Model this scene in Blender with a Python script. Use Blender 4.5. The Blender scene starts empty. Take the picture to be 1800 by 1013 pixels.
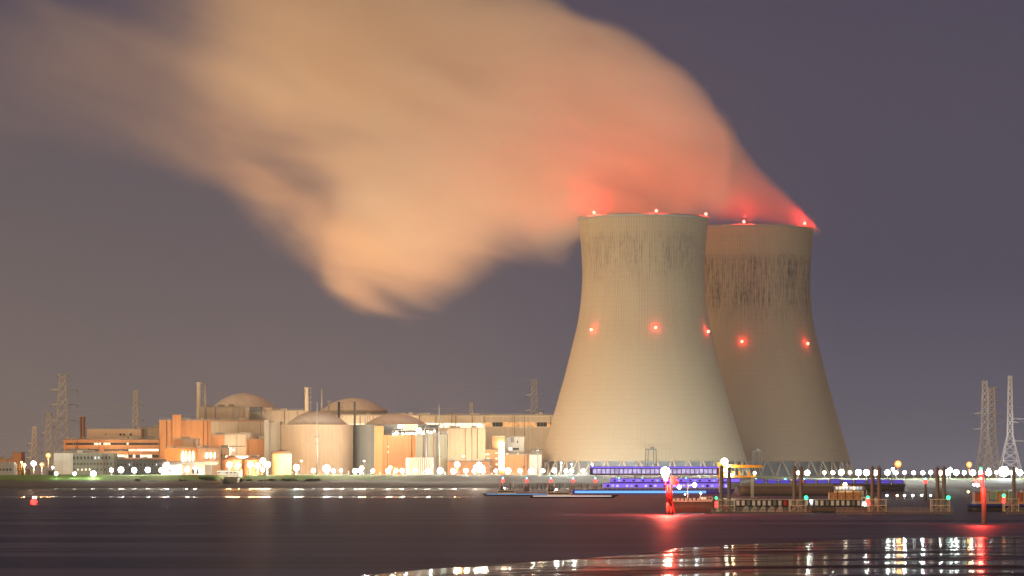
import bpy, math, random
from mathutils import Vector, noise as mnoise
random.seed(11)
R = math.radians
F, HY, CH = 6000.0, 835.0, 10.0        # focal length in 1800-px units, horizon row, camera height
scene = bpy.context.scene
col = scene.collection

# ------------------------------------------------------------------ camera, world, light, exposure
cd = bpy.data.cameras.new('camera'); cam = bpy.data.objects.new('camera', cd); col.objects.link(cam)
cam.location = (0, 0, CH); cam.rotation_euler = (R(90), 0, 0)
cd.sensor_width = 36; cd.lens = 36*F/1800; cd.shift_y = (HY-506.5)/1800
cd.clip_start = 1; cd.clip_end = 60000
scene.camera = cam
scene.view_settings.view_transform = 'Standard'; scene.view_settings.look = 'None'
scene.view_settings.exposure = 0; scene.view_settings.gamma = 1
cy = scene.cycles
cy.use_denoising = True; cy.use_light_tree = True
cy.max_bounces = 6; cy.diffuse_bounces = 2; cy.glossy_bounces = 2; cy.transmission_bounces = 2
cy.volume_bounces = 5; cy.transparent_max_bounces = 6
cy.sample_clamp_indirect = 4; cy.caustics_reflective = False; cy.caustics_refractive = False
cy.volume_max_steps = 256

w = bpy.data.worlds.new('World'); scene.world = w; w.use_nodes = True
nt = w.node_tree; nt.nodes.clear()
N = nt.nodes.new; L = nt.links.new
out = N('ShaderNodeOutputWorld')
sky = N('ShaderNodeTexSky'); sky.sky_type = 'NISHITA'; sky.sun_disc = False
SUN_AZ, SUN_EL = R(-128), R(16)     # the city's glow: behind the camera and to its left
sky.sun_elevation = R(-4); sky.sun_rotation = SUN_AZ
b1 = N('ShaderNodeBackground'); b1.inputs[1].default_value = 0.05; L(sky.outputs[0], b1.inputs[0])
tc = N('ShaderNodeTexCoord'); sx = N('ShaderNodeSeparateXYZ'); L(tc.outputs['Generated'], sx.inputs[0])
rz = N('ShaderNodeValToRGB'); mr = N('ShaderNodeMapRange'); mr.inputs[1].default_value = -0.01; mr.inputs[2].default_value = 0.16
L(sx.outputs[2], mr.inputs[0]); L(mr.outputs[0], rz.inputs[0])
e = rz.color_ramp.elements
e[0].position = 0; e[0].color = (.150, .132, .160, 1); e[1].position = 1; e[1].color = (.054, .047, .088, 1)
for p, c in ((.14, (.108, .099, .136, 1)), (.4, (.062, .060, .102, 1))):
    q = e.new(p); q.color = c
rx = N('ShaderNodeMapRange'); rx.inputs[1].default_value = 0.10; rx.inputs[2].default_value = -0.17
L(sx.outputs[0], rx.inputs[0])
gm = N('ShaderNodeMath'); gm.operation = 'MULTIPLY'; L(rx.outputs[0], gm.inputs[0])
gz = N('ShaderNodeMapRange'); gz.inputs[1].default_value = 0.15; gz.inputs[2].default_value = 0.0; L(sx.outputs[2], gz.inputs[0])
L(gz.outputs[0], gm.inputs[1])
mx = N('ShaderNodeMix'); mx.data_type = 'RGBA'; L(gm.outputs[0], mx.inputs[0]); L(rz.outputs[0], mx.inputs[6])
mx.inputs[7].default_value = (.205, .155, .130, 1)
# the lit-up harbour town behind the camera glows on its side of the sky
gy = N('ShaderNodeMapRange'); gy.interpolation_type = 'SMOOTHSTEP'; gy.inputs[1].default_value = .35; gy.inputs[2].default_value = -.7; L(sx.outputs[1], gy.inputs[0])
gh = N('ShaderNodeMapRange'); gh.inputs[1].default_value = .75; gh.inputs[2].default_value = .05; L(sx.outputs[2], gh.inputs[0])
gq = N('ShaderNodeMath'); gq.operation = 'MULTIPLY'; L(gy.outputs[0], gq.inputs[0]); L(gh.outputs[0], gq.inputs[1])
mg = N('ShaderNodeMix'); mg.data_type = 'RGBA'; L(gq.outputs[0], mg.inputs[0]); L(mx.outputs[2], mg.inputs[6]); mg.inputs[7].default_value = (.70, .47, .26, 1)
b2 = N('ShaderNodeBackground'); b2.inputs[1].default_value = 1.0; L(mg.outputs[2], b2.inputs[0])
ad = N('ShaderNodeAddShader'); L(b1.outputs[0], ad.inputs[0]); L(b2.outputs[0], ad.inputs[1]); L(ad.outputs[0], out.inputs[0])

sd = bpy.data.lights.new('city_glow', 'SUN'); sd.energy = 2.2; sd.angle = R(60); sd.color = (1, .64, .29)
so = bpy.data.objects.new('city_glow', sd); col.objects.link(so)
# light travels towards +x +y and slightly down
dirv = Vector((math.sin(R(55)), math.cos(R(55)), -math.tan(SUN_EL))).normalized()
so.rotation_euler = dirv.to_track_quat('-Z', 'Y').to_euler(); so.location = (-300, 0, 400)

# ------------------------------------------------------------------ helpers
def X(px, D): return (px-900)*D/F
def Z(py, D): return CH+(HY-py)*D/F
def S(n, D): return n*D/F

class MB:
    def __init__(s): s.v = []; s.f = []
    def box(s, x0, x1, y0, y1, z0, z1):
        i = len(s.v)
        s.v += [(x0,y0,z0),(x1,y0,z0),(x1,y1,z0),(x0,y1,z0),(x0,y0,z1),(x1,y0,z1),(x1,y1,z1),(x0,y1,z1)]
        s.f += [(i,i+3,i+2,i+1),(i+4,i+5,i+6,i+7),(i,i+1,i+5,i+4),(i+1,i+2,i+6,i+5),(i+2,i+3,i+7,i+6),(i+3,i,i+4,i+7)]
        return s
    def tube(s, a, b, r0, r1=None, n=6, cap=True):
        a = Vector(a); b = Vector(b); r1 = r0 if r1 is None else r1
        d = (b-a).normalized(); u = d.orthogonal().normalized(); w_ = d.cross(u); i = len(s.v)
        for p, r in ((a, r0), (b, r1)):
            for k in range(n):
                t = 2*math.pi*k/n + .3
                s.v.append(tuple(p + u*(r*math.cos(t)) + w_*(r*math.sin(t))))
        for k in range(n):
            s.f.append((i+k, i+(k+1) % n, i+n+(k+1) % n, i+n+k))
        if cap: s.f.append(tuple(i+n+k for k in range(n))); s.f.append(tuple(i+n-1-k for k in range(n)))
        return s
    def lathe(s, prof, cx=0, cy_=0, n=64, a0=0, a1=2*math.pi, closed=True, ellipse=1):
        i = len(s.v); m = n if closed else n+1
        for (r, z) in prof:
            for k in range(m):
                t = a0+(a1-a0)*k/n
                s.v.append((cx+r*math.cos(t), cy_+r*math.sin(t)*ellipse, z))
        for j in range(len(prof)-1):
            for k in range(n):
                k2 = (k+1) % m
                s.f.append((i+j*m+k, i+j*m+k2, i+(j+1)*m+k2, i+(j+1)*m+k))
        return s
    def sphere(s, c, r, n=10, m=6, sz=1):
        prof = [(max(r*math.sin(math.pi*j/m), r*.001), c[2]-r*sz*math.cos(math.pi*j/m)) for j in range(m+1)]
        return s.lathe(prof, c[0], c[1], n)
    def prism(s, pts, y0, y1):
        """outline in x,z extruded along y"""
        i = len(s.v); n = len(pts)
        s.v += [(x, y0, z) for x, z in pts] + [(x, y1, z) for x, z in pts]
        s.f.append(tuple(range(i, i+n))); s.f.append(tuple(range(i+2*n-1, i+n-1, -1)))
        for k in range(n): s.f.append((i+k, i+n+k, i+n+(k+1) % n, i+(k+1) % n))
        return s
    def build(s, name, m, parent=None, smooth=False, loc=(0, 0, 0)):
        me = bpy.data.meshes.new(name); me.from_pydata(s.v, [], s.f); me.update()
        if smooth:
            me.polygons.foreach_set('use_smooth', [True]*len(me.polygons))
        me.materials.append(m)
        o = bpy.data.objects.new(name, me); col.objects.link(o); o.location = loc
        if parent: o.parent = parent
        return o

def tag(o, label=None, cat=None, group=None, kind=None):
    if label: o['label'] = label
    if cat: o['category'] = cat
    if group: o['group'] = group
    if kind: o['kind'] = kind
    return o
def thing(name, label, cat, loc, group=None):
    o = bpy.data.objects.new(name, None); col.objects.link(o); o.location = loc; o.empty_display_size = 1
    return tag(o, label, cat, group)
def dup(o, loc, label=None, group=None):
    r = o.copy(); col.objects.link(r); r.location = loc
    if label: r['label'] = label
    if group: r['group'] = group
    for ch in o.children:
        c = ch.copy(); col.objects.link(c); c.parent = r
        for g in ch.children:
            q = g.copy(); col.objects.link(q); q.parent = c
    return r

# ------------------------------------------------------------------ materials
def newmat(name):
    m = bpy.data.materials.new(name); m.use_nodes = True
    return m, m.node_tree, m.node_tree.nodes['Principled BSDF']
def mth(t, op, a, b=None, c=None, clamp=False):
    n = t.nodes.new('ShaderNodeMath'); n.operation = op; n.use_clamp = clamp
    for i, q in enumerate((a, b, c)):
        if q is None: continue
        if isinstance(q, (int, float)): n.inputs[i].default_value = q
        else: t.links.new(q, n.inputs[i])
    return n.outputs[0]
def mixc(t, f, a, b, mode='MIX'):
    n = t.nodes.new('ShaderNodeMix'); n.data_type = 'RGBA'; n.blend_type = mode
    for i, q in ((0, f), (6, a), (7, b)):
        if isinstance(q, (int, float)): n.inputs[i].default_value = q
        elif isinstance(q, (tuple, list)): n.inputs[i].default_value = (*q, 1)
        else: t.links.new(q, n.inputs[i])
    return n.outputs[2]
def noise(t, vec, scale, detail=3, rough=.5, sc=(1, 1, 1), dim='3D'):
    mp = t.nodes.new('ShaderNodeMapping'); mp.inputs['Scale'].default_value = sc
    t.links.new(vec, mp.inputs[0])
    n = t.nodes.new('ShaderNodeTexNoise'); n.inputs['Scale'].default_value = scale
    n.inputs['Detail'].default_value = detail; n.inputs['Roughness'].default_value = rough
    t.links.new(mp.outputs[0], n.inputs['Vector'])
    return n.outputs['Fac']
def ramp(t, v, a, b, c=0, d=1, smooth=False):
    n = t.nodes.new('ShaderNodeMapRange'); n.clamp = True
    if smooth: n.interpolation_type = 'SMOOTHSTEP'
    t.links.new(v, n.inputs[0])
    for i, q in enumerate((a, b, c, d)):
        if isinstance(q, (int, float)): n.inputs[i+1].default_value = q
        else: t.links.new(q, n.inputs[i+1])
    return n.outputs[0]

def wall_mat(name, c, seam=3.0, dark=.55, rough=.8, stain=.35, hseam=0, ang=False, metallic=0, ruster=None):
    """cladding or concrete: vertical joints every seam metres, rain streaks, blotches"""
    m, t, p = newmat(name)
    g = t.nodes.new('ShaderNodeTexCoord').outputs['Object']
    s = t.nodes.new('ShaderNodeSeparateXYZ'); t.links.new(g, s.inputs[0])
    if ang:
        at = mth(t, 'ARCTAN2', s.outputs[1], s.outputs[0]); u = mth(t, 'MULTIPLY', at, ang)
    else:
        u = mth(t, 'ADD', s.outputs[0], mth(t, 'MULTIPLY', s.outputs[1], .73))
    cmb = t.nodes.new('ShaderNodeCombineXYZ'); t.links.new(u, cmb.inputs[0]); t.links.new(s.outputs[2], cmb.inputs[1])
    blot = noise(t, g, .05, 4, .6)
    stre = noise(t, cmb.outputs[0], 1, 4, .65, (.9, .06, 1))
    f = mth(t, 'MULTIPLY', ramp(t, stre, .5, .8), stain)
    f = mth(t, 'ADD', f, mth(t, 'MULTIPLY', ramp(t, blot, .4, .75), stain*.6), clamp=True)
    base = mixc(t, f, c, tuple(q*dark*.7 for q in c))
    if ruster: base = mixc(t, mth(t, 'MULTIPLY', ramp(t, stre, .55, .7), .8), base, ruster)
    if seam:
        fr = mth(t, 'FRACT', mth(t, 'DIVIDE', u, seam))
        ln = mth(t, 'LESS_THAN', mth(t, 'ABSOLUTE', mth(t, 'SUBTRACT', fr, .5)), .04+.12/seam)
        base = mixc(t, mth(t, 'MULTIPLY', ln, .16), base, tuple(q*.35 for q in c))
        # slightly different tint of each panel
        wn = t.nodes.new('ShaderNodeTexWhiteNoise'); wn.noise_dimensions = '1D'
        t.links.new(mth(t, 'FLOOR', mth(t, 'ADD', mth(t, 'DIVIDE', u, seam), .5)), wn.inputs['W'])
        base = mixc(t, mth(t, 'MULTIPLY', wn.outputs[0], .10), base, tuple(q*.5 for q in c))
    if hseam:
        fr = mth(t, 'FRACT', mth(t, 'DIVIDE', s.outputs[2], hseam))
        ln = mth(t, 'LESS_THAN', fr, .08)
        base = mixc(t, mth(t, 'MULTIPLY', ln, .3), base, tuple(q*.35 for q in c))
    t.links.new(base, p.inputs['Base Color'])
    p.inputs['Roughness'].default_value = rough; p.inputs['Metallic'].default_value = metallic
    return m
def paint(name, c, rough=.5, metallic=0, var=.35):
    m, t, p = newmat(name)
    g = t.nodes.new('ShaderNodeTexCoord').outputs['Object']
    n = noise(t, g, .8, 4, .65)
    t.links.new(mixc(t, mth(t, 'MULTIPLY', ramp(t, n, .4, .75), var), c, tuple(q*.4 for q in c)), p.inputs['Base Color'])
    p.inputs['Roughness'].default_value = rough; p.inputs['Metallic'].default_value = metallic
    return m
def glow(name, c, st, var=0):
    m, t, p = newmat(name)
    p.inputs['Base Color'].default_value = (.05, .05, .05, 1)
    p.inputs['Emission Color'].default_value = (*c, 1); p.inputs['Emission Strength'].default_value = st
    if var:      # rooms behind the panes are lit unevenly
        g = t.nodes.new('ShaderNodeTexCoord').outputs['Object']
        n = noise(t, g, .35, 2, .6)
        t.links.new(mth(t, 'MULTIPLY', ramp(t, n, .35, .65, 1-var, 1+var*.4), st), p.inputs['Emission Strength'])
    return m

M = dict(
    cream=wall_mat('cream_cladding', (.74, .66, .54), 3.2),
    tan=wall_mat('tan_cladding', (.62, .55, .46), 4),
    orange=wall_mat('sodium_tinted_cladding', (.68, .34, .16), 4.2),  # sodium lamplight partly put into the wall colour
    brick=wall_mat('sodium_tinted_brown_cladding', (.50, .26, .13), 5),  # brown tone takes in some of the orange lamplight
    pink=wall_mat('pale_render', (.58, .44, .33), 0),
    white=wall_mat('white_render', (.74, .72, .66), 6),
    grey=wall_mat('grey_concrete', (.33, .33, .31), 5),
    bluegrey=wall_mat('blue_grey_cladding', (.16, .19, .22), 2.4),
    green=wall_mat('green_grey_concrete', (.30, .32, .27), 6),
    roof=wall_mat('roof_felt', (.16, .15, .15), 0),
    lightroof=wall_mat('light_roof', (.42, .38, .33), 0),
    dome=wall_mat('dome_concrete', (.66, .62, .57), 0, stain=.5),
    steel=paint('galvanised_steel', (.42, .42, .41), .5, .3),
    pylonsteel=paint('pale_steel', (.70, .68, .64), .6, 0, .1),
    darksteel=paint('dark_steel', (.10, .10, .11), .6, .2),
    rust=paint('rusty_steel', (.30, .13, .06), .8),
    yellow=paint('yellow_steel', (.70, .33, .04), .5),
    wood=paint('tarred_timber', (.10, .085, .075), .8),
    pile=wall_mat('steel_pile', (.17, .16, .155), 0, stain=.8, ruster=(.16, .09, .05)),
    red=paint('red_paint', (.60, .02, .02), .5),
    hull=paint('brown_hull', (.15, .10, .09), .5, .1, .6),
    blackhull=paint('black_hull', (.02, .02, .025), .45),
    bluehull=paint('blue_hull', (.03, .05, .32), .45),
    violet=paint('blue_violet_trail_tint', (.10, .07, .70), .4, 0, .15),  # violet of the ship's light trail put into the hull colour
    deck=paint('grey_deck', (.25, .24, .23), .7),
    cwhite=paint('white_paint', (.75, .74, .70), .5),
    corange=wall_mat('orange_container', (.62, .30, .13), .6, rough=.5),
    cgreen=wall_mat('green_container', (.22, .42, .30), .6, rough=.5),
    cred=wall_mat('red_container', (.48, .12, .06), .6, rough=.5),
    cgrey=wall_mat('grey_container', (.45, .42, .40), .6, rough=.5),
    glass=paint('dark_glass', (.03, .035, .04), .15, 0, .1),
    litw=glow('lit_window', (1, .83, .58), 2.2, .6),
    lito=glow('lit_window_sodium', (1, .45, .14), 1.1, .5),
    litc=glow('lit_window_cool', (.85, .95, 1), 1.2, .6),
    lamp=glow('white_lamp', (.95, 1, .93), 40),
    lampcool=glow('cool_lamp', (.80, .92, 1), 30), lampgreen=glow('greenish_lamp', (.80, 1, .80), 30),
    lampbig=glow('bright_lamp', (.85, .93, 1), 45),
    sodium=glow('sodium_lamp', (1, .50, .16), 40),
    sodiumsoft=glow('orange_street_lamp', (1, .27, .04), 2.6),
    sodiumbig=glow('sodium_floodlight', (1, .52, .2), 70),
    warm=glow('warm_lamp', (1, .80, .55), 30),
    redl=glow('red_lamp', (1, .025, .02), 7),
    redhot=glow('red_beacon_lamp', (1, .07, .045), 26),
    cyanl=glow('cyan_lamp', (.1, .75, 1), 8),
    greenl=glow('green_lamp', (.02, 1, .28), 5),
    trailc=glow('cyan_trail', (.16, .50, 1), 1.2),  # glow of the vessels' light trails, built as strips
    trailv=glow('violet_trail', (.22, .12, .95), 1.2),
    trailb=glow('blue_trail', (.07, .07, .95), .9),
)

# tower shell: formwork ribs, lift joints and dark algae streaks
def tower_mat(name, stain_lo, stain_hi, amount, phase):
    m, t, p = newmat(name)
    g = t.nodes.new('ShaderNodeTexCoord').outputs['Object']
    s = t.nodes.new('ShaderNodeSeparateXYZ'); t.links.new(g, s.inputs[0])
    at = mth(t, 'ARCTAN2', s.outputs[1], s.outputs[0])
    u = mth(t, 'MULTIPLY', at, 78/math.pi)             # 156 ribs
    fr = mth(t, 'ABSOLUTE', mth(t, 'SUBTRACT', mth(t, 'FRACT', u), .5))
    rib = ramp(t, fr, .0, .2, 1, 0)
    hi = ramp(t, s.outputs[2], 60, 125, .25, .95, True)
    cq = t.nodes.new('ShaderNodeCombineXYZ'); t.links.new(u, cq.inputs[0]); t.links.new(s.outputs[2], cq.inputs[1])
    ribf = mth(t, 'MULTIPLY', mth(t, 'MULTIPLY', rib, hi), ramp(t, noise(t, cq.outputs[0], 1, 3, .6, (.45, .02, 1)), .38, .62, .25, 1.1))
    cmb = t.nodes.new('ShaderNodeCombineXYZ'); t.links.new(mth(t, 'ADD', u, phase), cmb.inputs[0]); t.links.new(s.outputs[2], cmb.inputs[1])
    n1 = noise(t, cmb.outputs[0], 1, 4, .8, (2.2, .05, 1))
    n2 = noise(t, cmb.outputs[0], 1, 2, .5, (.12, .01, 1))
    n3 = noise(t, cmb.outputs[0], 1, 4, .75, (.35, .25, 1))
    band = mth(t, 'MULTIPLY', ramp(t, s.outputs[2], stain_lo, stain_lo+28, 0, 1, True), ramp(t, s.outputs[2], stain_hi-6, stain_hi+3, 1, 0, True))
    st = mth(t, 'MULTIPLY', band, ramp(t, mth(t, 'ADD', n1, mth(t, 'MULTIPLY', n2, .22)), .57, .76))
    st = mth(t, 'MULTIPLY', st, ramp(t, n3, .35, .6, .35, 1))
    st = mth(t, 'MULTIPLY', st, amount, clamp=True)
    hfr = mth(t, 'FRACT', mth(t, 'DIVIDE', s.outputs[2], 3.3))
    hl = mth(t, 'MULTIPLY', mth(t, 'LESS_THAN', hfr, .2), .08)
    c = (.40, .325, .235)
    b = mixc(t, mth(t, 'MULTIPLY', ramp(t, n3, .3, .8), .22), c, (.32, .28, .23))
    b = mixc(t, hl, b, (.16, .14, .11))
    b = mixc(t, mth(t, 'MULTIPLY', ribf, .5), b, (.14, .11, .085))
    b = mixc(t, st, b, (.05, .045, .05))
    t.links.new(b, p.inputs['Base Color']); p.inputs['Roughness'].default_value = .9
    return m

# ------------------------------------------------------------------ ground and water
def sheet(name, xs, ys, zf, m, kind='structure', smooth=True):
    mb = MB(); nx = len(xs)
    for y in ys:
        for x in xs: mb.v.append((x, y, zf(x, y)))
    for j in range(len(ys)-1):
        for i in range(nx-1):
            a = j*nx+i; mb.f.append((a, a+1, a+nx+1, a+nx))
    return tag(mb.build(name, m, smooth=smooth), kind=kind)
def lin(a, b, n): return [a+(b-a)*i/(n-1) for i in range(n)]

GZ = 7.0
# river
m, t, p = newmat('river_water')
g = t.nodes.new('ShaderNodeTexCoord').outputs['Object']
p.inputs['Base Color'].default_value = (.045, .030, .026, 1)
s1 = noise(t, g, 1, 4, .6, (.0012, .022, 1)); s2 = noise(t, g, 1, 3, .6, (.004, .11, 1))
mixn = mth(t, 'ADD', mth(t, 'MULTIPLY', s1, .65), mth(t, 'MULTIPLY', s2, .35))
p.inputs['Specular IOR Level'].default_value = .5
t.links.new(mixc(t, ramp(t, mixn, .45, .55), (.018, .021, .038), (.105, .108, .165)), p.inputs['Base Color'])
p.inputs['IOR'].default_value = 1.33
sp = t.nodes.new('ShaderNodeSeparateXYZ'); t.links.new(g, sp.inputs[0])
slick = mth(t, 'MULTIPLY', mth(t, 'LESS_THAN', mth(t, 'ABSOLUTE', mth(t, 'SUBTRACT', mth(t, 'ADD', sp.outputs[1], mth(t, 'MULTIPLY', s1, 14)), 1552)), 14), ramp(t, sp.outputs[0], X(860, 1550), X(780, 1550)))
rough0 = ramp(t, mixn, .36, .64, .42, .58)
t.links.new(mth(t, 'ADD', mth(t, 'MULTIPLY', rough0, mth(t, 'SUBTRACT', 1, slick)), mth(t, 'MULTIPLY', slick, .13)), p.inputs['Roughness'])
bp = t.nodes.new('ShaderNodeBump'); bp.inputs['Strength'].default_value = .15; bp.inputs['Distance'].default_value = .05
t.links.new(noise(t, g, 1, 3, .5, (.35, 1.1, 1)), bp.inputs['Height']); t.links.new(bp.outputs[0], p.inputs['Normal'])
sheet('river', lin(-9000, 9000, 3), [-200, 500, 2000, 2300], lambda x, y: 0, m)

# wet mud: used by both foreshores
def mud(name, rlo, rhi, col1, col2, bs, thr=(.4, .6), sc=(.02, .09, 1)):
    m, t, p = newmat(name)
    g = t.nodes.new('ShaderNodeTexCoord').outputs['Object']
    big = noise(t, g, 1, 5, .62, sc); fine = noise(t, g, 1, 5, .7, (.5, 1.4, 1))
    f = ramp(t, big, thr[0], thr[1])
    t.links.new(mixc(t, f, col1, col2), p.inputs['Base Color'])
    t.links.new(mth(t, 'ADD', ramp(t, f, 0, 1, rlo, rhi), mth(t, 'MULTIPLY', fine, .06)), p.inputs['Roughness'])
    t.links.new(ramp(t, f, 0, 1, .5, .05), p.inputs['Specular IOR Level'])
    bp = t.nodes.new('ShaderNodeBump'); bp.inputs['Strength'].default_value = 1; bp.inputs['Distance'].default_value = bs
    t.links.new(fine, bp.inputs['Height']); t.links.new(bp.outputs[0], p.inputs['Normal'])
    df = t.nodes.new('ShaderNodeBsdfDiffuse'); df.inputs[0].default_value = (*col1, 1)     # half-drained silt between the wet film
    ms = t.nodes.new('ShaderNodeMixShader'); t.links.new(ramp(t, noise(t, g, 1, 4, .7, (.12, .5, 1)), .35, .6, .22, .75), ms.inputs[0])
    t.links.new(p.outputs[0], ms.inputs[1]); t.links.new(df.outputs[0], ms.inputs[2]); t.links.new(ms.outputs[0], t.nodes['Material Output'].inputs[0])
    return m
def edgeD(x):
    """distance of the near bank's water edge at this x"""
    px_pts = [(-9999, 250), (-60, 280), (-17, 337), (-8.6, 368), (6.8, 408), (19.5, 451), (22, 470), (54.5, 545), (86, 571), (200, 620), (9999, 700)]
    for (a, da), (b, db) in zip(px_pts, px_pts[1:]):
        if x <= b: return da+(db-da)*(x-a)/(b-a)
    return 700
def near_bank(x, y):
    d = edgeD(x)-y + 3.5*mnoise.noise(Vector((x*.05, y*.03, 0)))
    if d < 0: return -.4
    se = (10/edgeD(x)-.0068)/2*1.09
    z = d*se + .035*mnoise.noise(Vector((x*.02, y*.022, 3))) * min(1, d/20)
    return z*.92 - .06
xs = lin(-110, 180, 175); ys = lin(120, 640, 300)
sheet('mud_bank', xs, ys, near_bank, mud('wet_mud', .055, .4, (.035, .028, .034), (.028, .022, .024), .0022, (.46, .62), (.022, .05, 1)))

# far foreshore, dike and plant ground
def crest(x):      # dike crest drops towards the right
    k = min(1, max(0, (x-S(1310-900, 2160))/40)); return 10.0-2.3*k
def dike_z(x, y):
    c = crest(x)
    n = mnoise.noise(Vector((x*.03, y*.03, 0)))
    prof = [(1700, -.8), (1835, -.1), (2085, 2.0), (2090, 2.6), (2112, 5.1), (2130, 6.1 if c > 9 else 5.6), (2152, c-.1), (2160, c), (2164, c), (2178, GZ)]
    if c < 9: prof = [(1700, -.8), (1835, -.1), (2085, 3.3), (2112, 4.6), (2130, 5.4), (2152, c-.15), (2160, c), (2164, c), (2178, GZ)]
    z = GZ
    for (a, za), (b, zb) in zip(prof, prof[1:]):
        if a <= y <= b: z = za+(zb-za)*(y-a)/(b-a); break
    if y > 2095 and y < 2150: z += n*.5
    # slipway notch
    xa, xb = X(386, 2130), X(420, 2130)
    if xa < x < xb and 2086 < y < 2170: z = min(z, 4.2)
    return z
m, t, p = newmat('dike_turf_and_mud')
g = t.nodes.new('ShaderNodeTexCoord').outputs['Object']
s = t.nodes.new('ShaderNodeSeparateXYZ'); t.links.new(g, s.inputs[0])
n = noise(t, g, 1, 5, .65, (.05, .05, .4)); nf = noise(t, g, 1, 5, .7, (.5, .5, 1))
hgt = mth(t, 'ADD', s.outputs[2], mth(t, 'MULTIPLY', mth(t, 'SUBTRACT', n, .5), 3.5))
c = mixc(t, ramp(t, hgt, 2.2, 3.2), (.035, .028, .026), (.11, .095, .08))
c = mixc(t, ramp(t, hgt, 5.0, 6.2), c, (.085, .08, .06))
c = mixc(t, mth(t, 'MULTIPLY', ramp(t, hgt, 6.0, 7.2), ramp(t, s.outputs[0], X(780, 2150), X(560, 2150))), c, (.17, .32, .05))
c = mixc(t, mth(t, 'MULTIPLY', ramp(t, hgt, 6.3, 7.2), ramp(t, s.outputs[0], X(1300, 2150), X(1340, 2150))), c, (.13, .18, .05))
c = mixc(t, mth(t, 'MULTIPLY', ramp(t, nf, .45, .7), .6), c, (.03, .03, .02))
t.links.new(c, p.inputs['Base Color']); p.inputs['Roughness'].default_value = .95
pool = mth(t, 'MULTIPLY', mth(t, 'LESS_THAN', mth(t, 'ABSOLUTE', mth(t, 'SUBTRACT', mth(t, 'ADD', s.outputs[1], mth(t, 'MULTIPLY', n, 20)), 2050)), 13), ramp(t, s.outputs[0], X(860, 2040), X(780, 2040)))
t.links.new(mth(t, 'ADD', mth(t, 'MULTIPLY', mth(t, 'SUBTRACT', 1, pool), ramp(t, s.outputs[2], 1.5, 2.4, .55, .95)), mth(t, 'MULTIPLY', pool, .12)), p.inputs['Roughness'])
sheet('dike', lin(-720, 720, 361), [1700, 1760, 1835, 1880, 1930, 1980, 2030, 2060, 2085, 2090, 2096, 2104, 2112, 2120, 2130, 2140, 2146, 2152, 2156, 2160, 2164, 2170, 2178, 2190], dike_z, m)
m = paint('plant_yard', (.12, .12, .10), .9)
sheet('ground', lin(-12000, 12000, 3), [2188, 4000, 30000], lambda x, y: GZ-.02, m)
# standing water left on the mudflat, which mirrors the fence lamps
m, t, p = newmat('tidal_pool_water'); p.inputs['Base Color'].default_value = (.03, .02, .02, 1); p.inputs['Roughness'].default_value = .10

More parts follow.
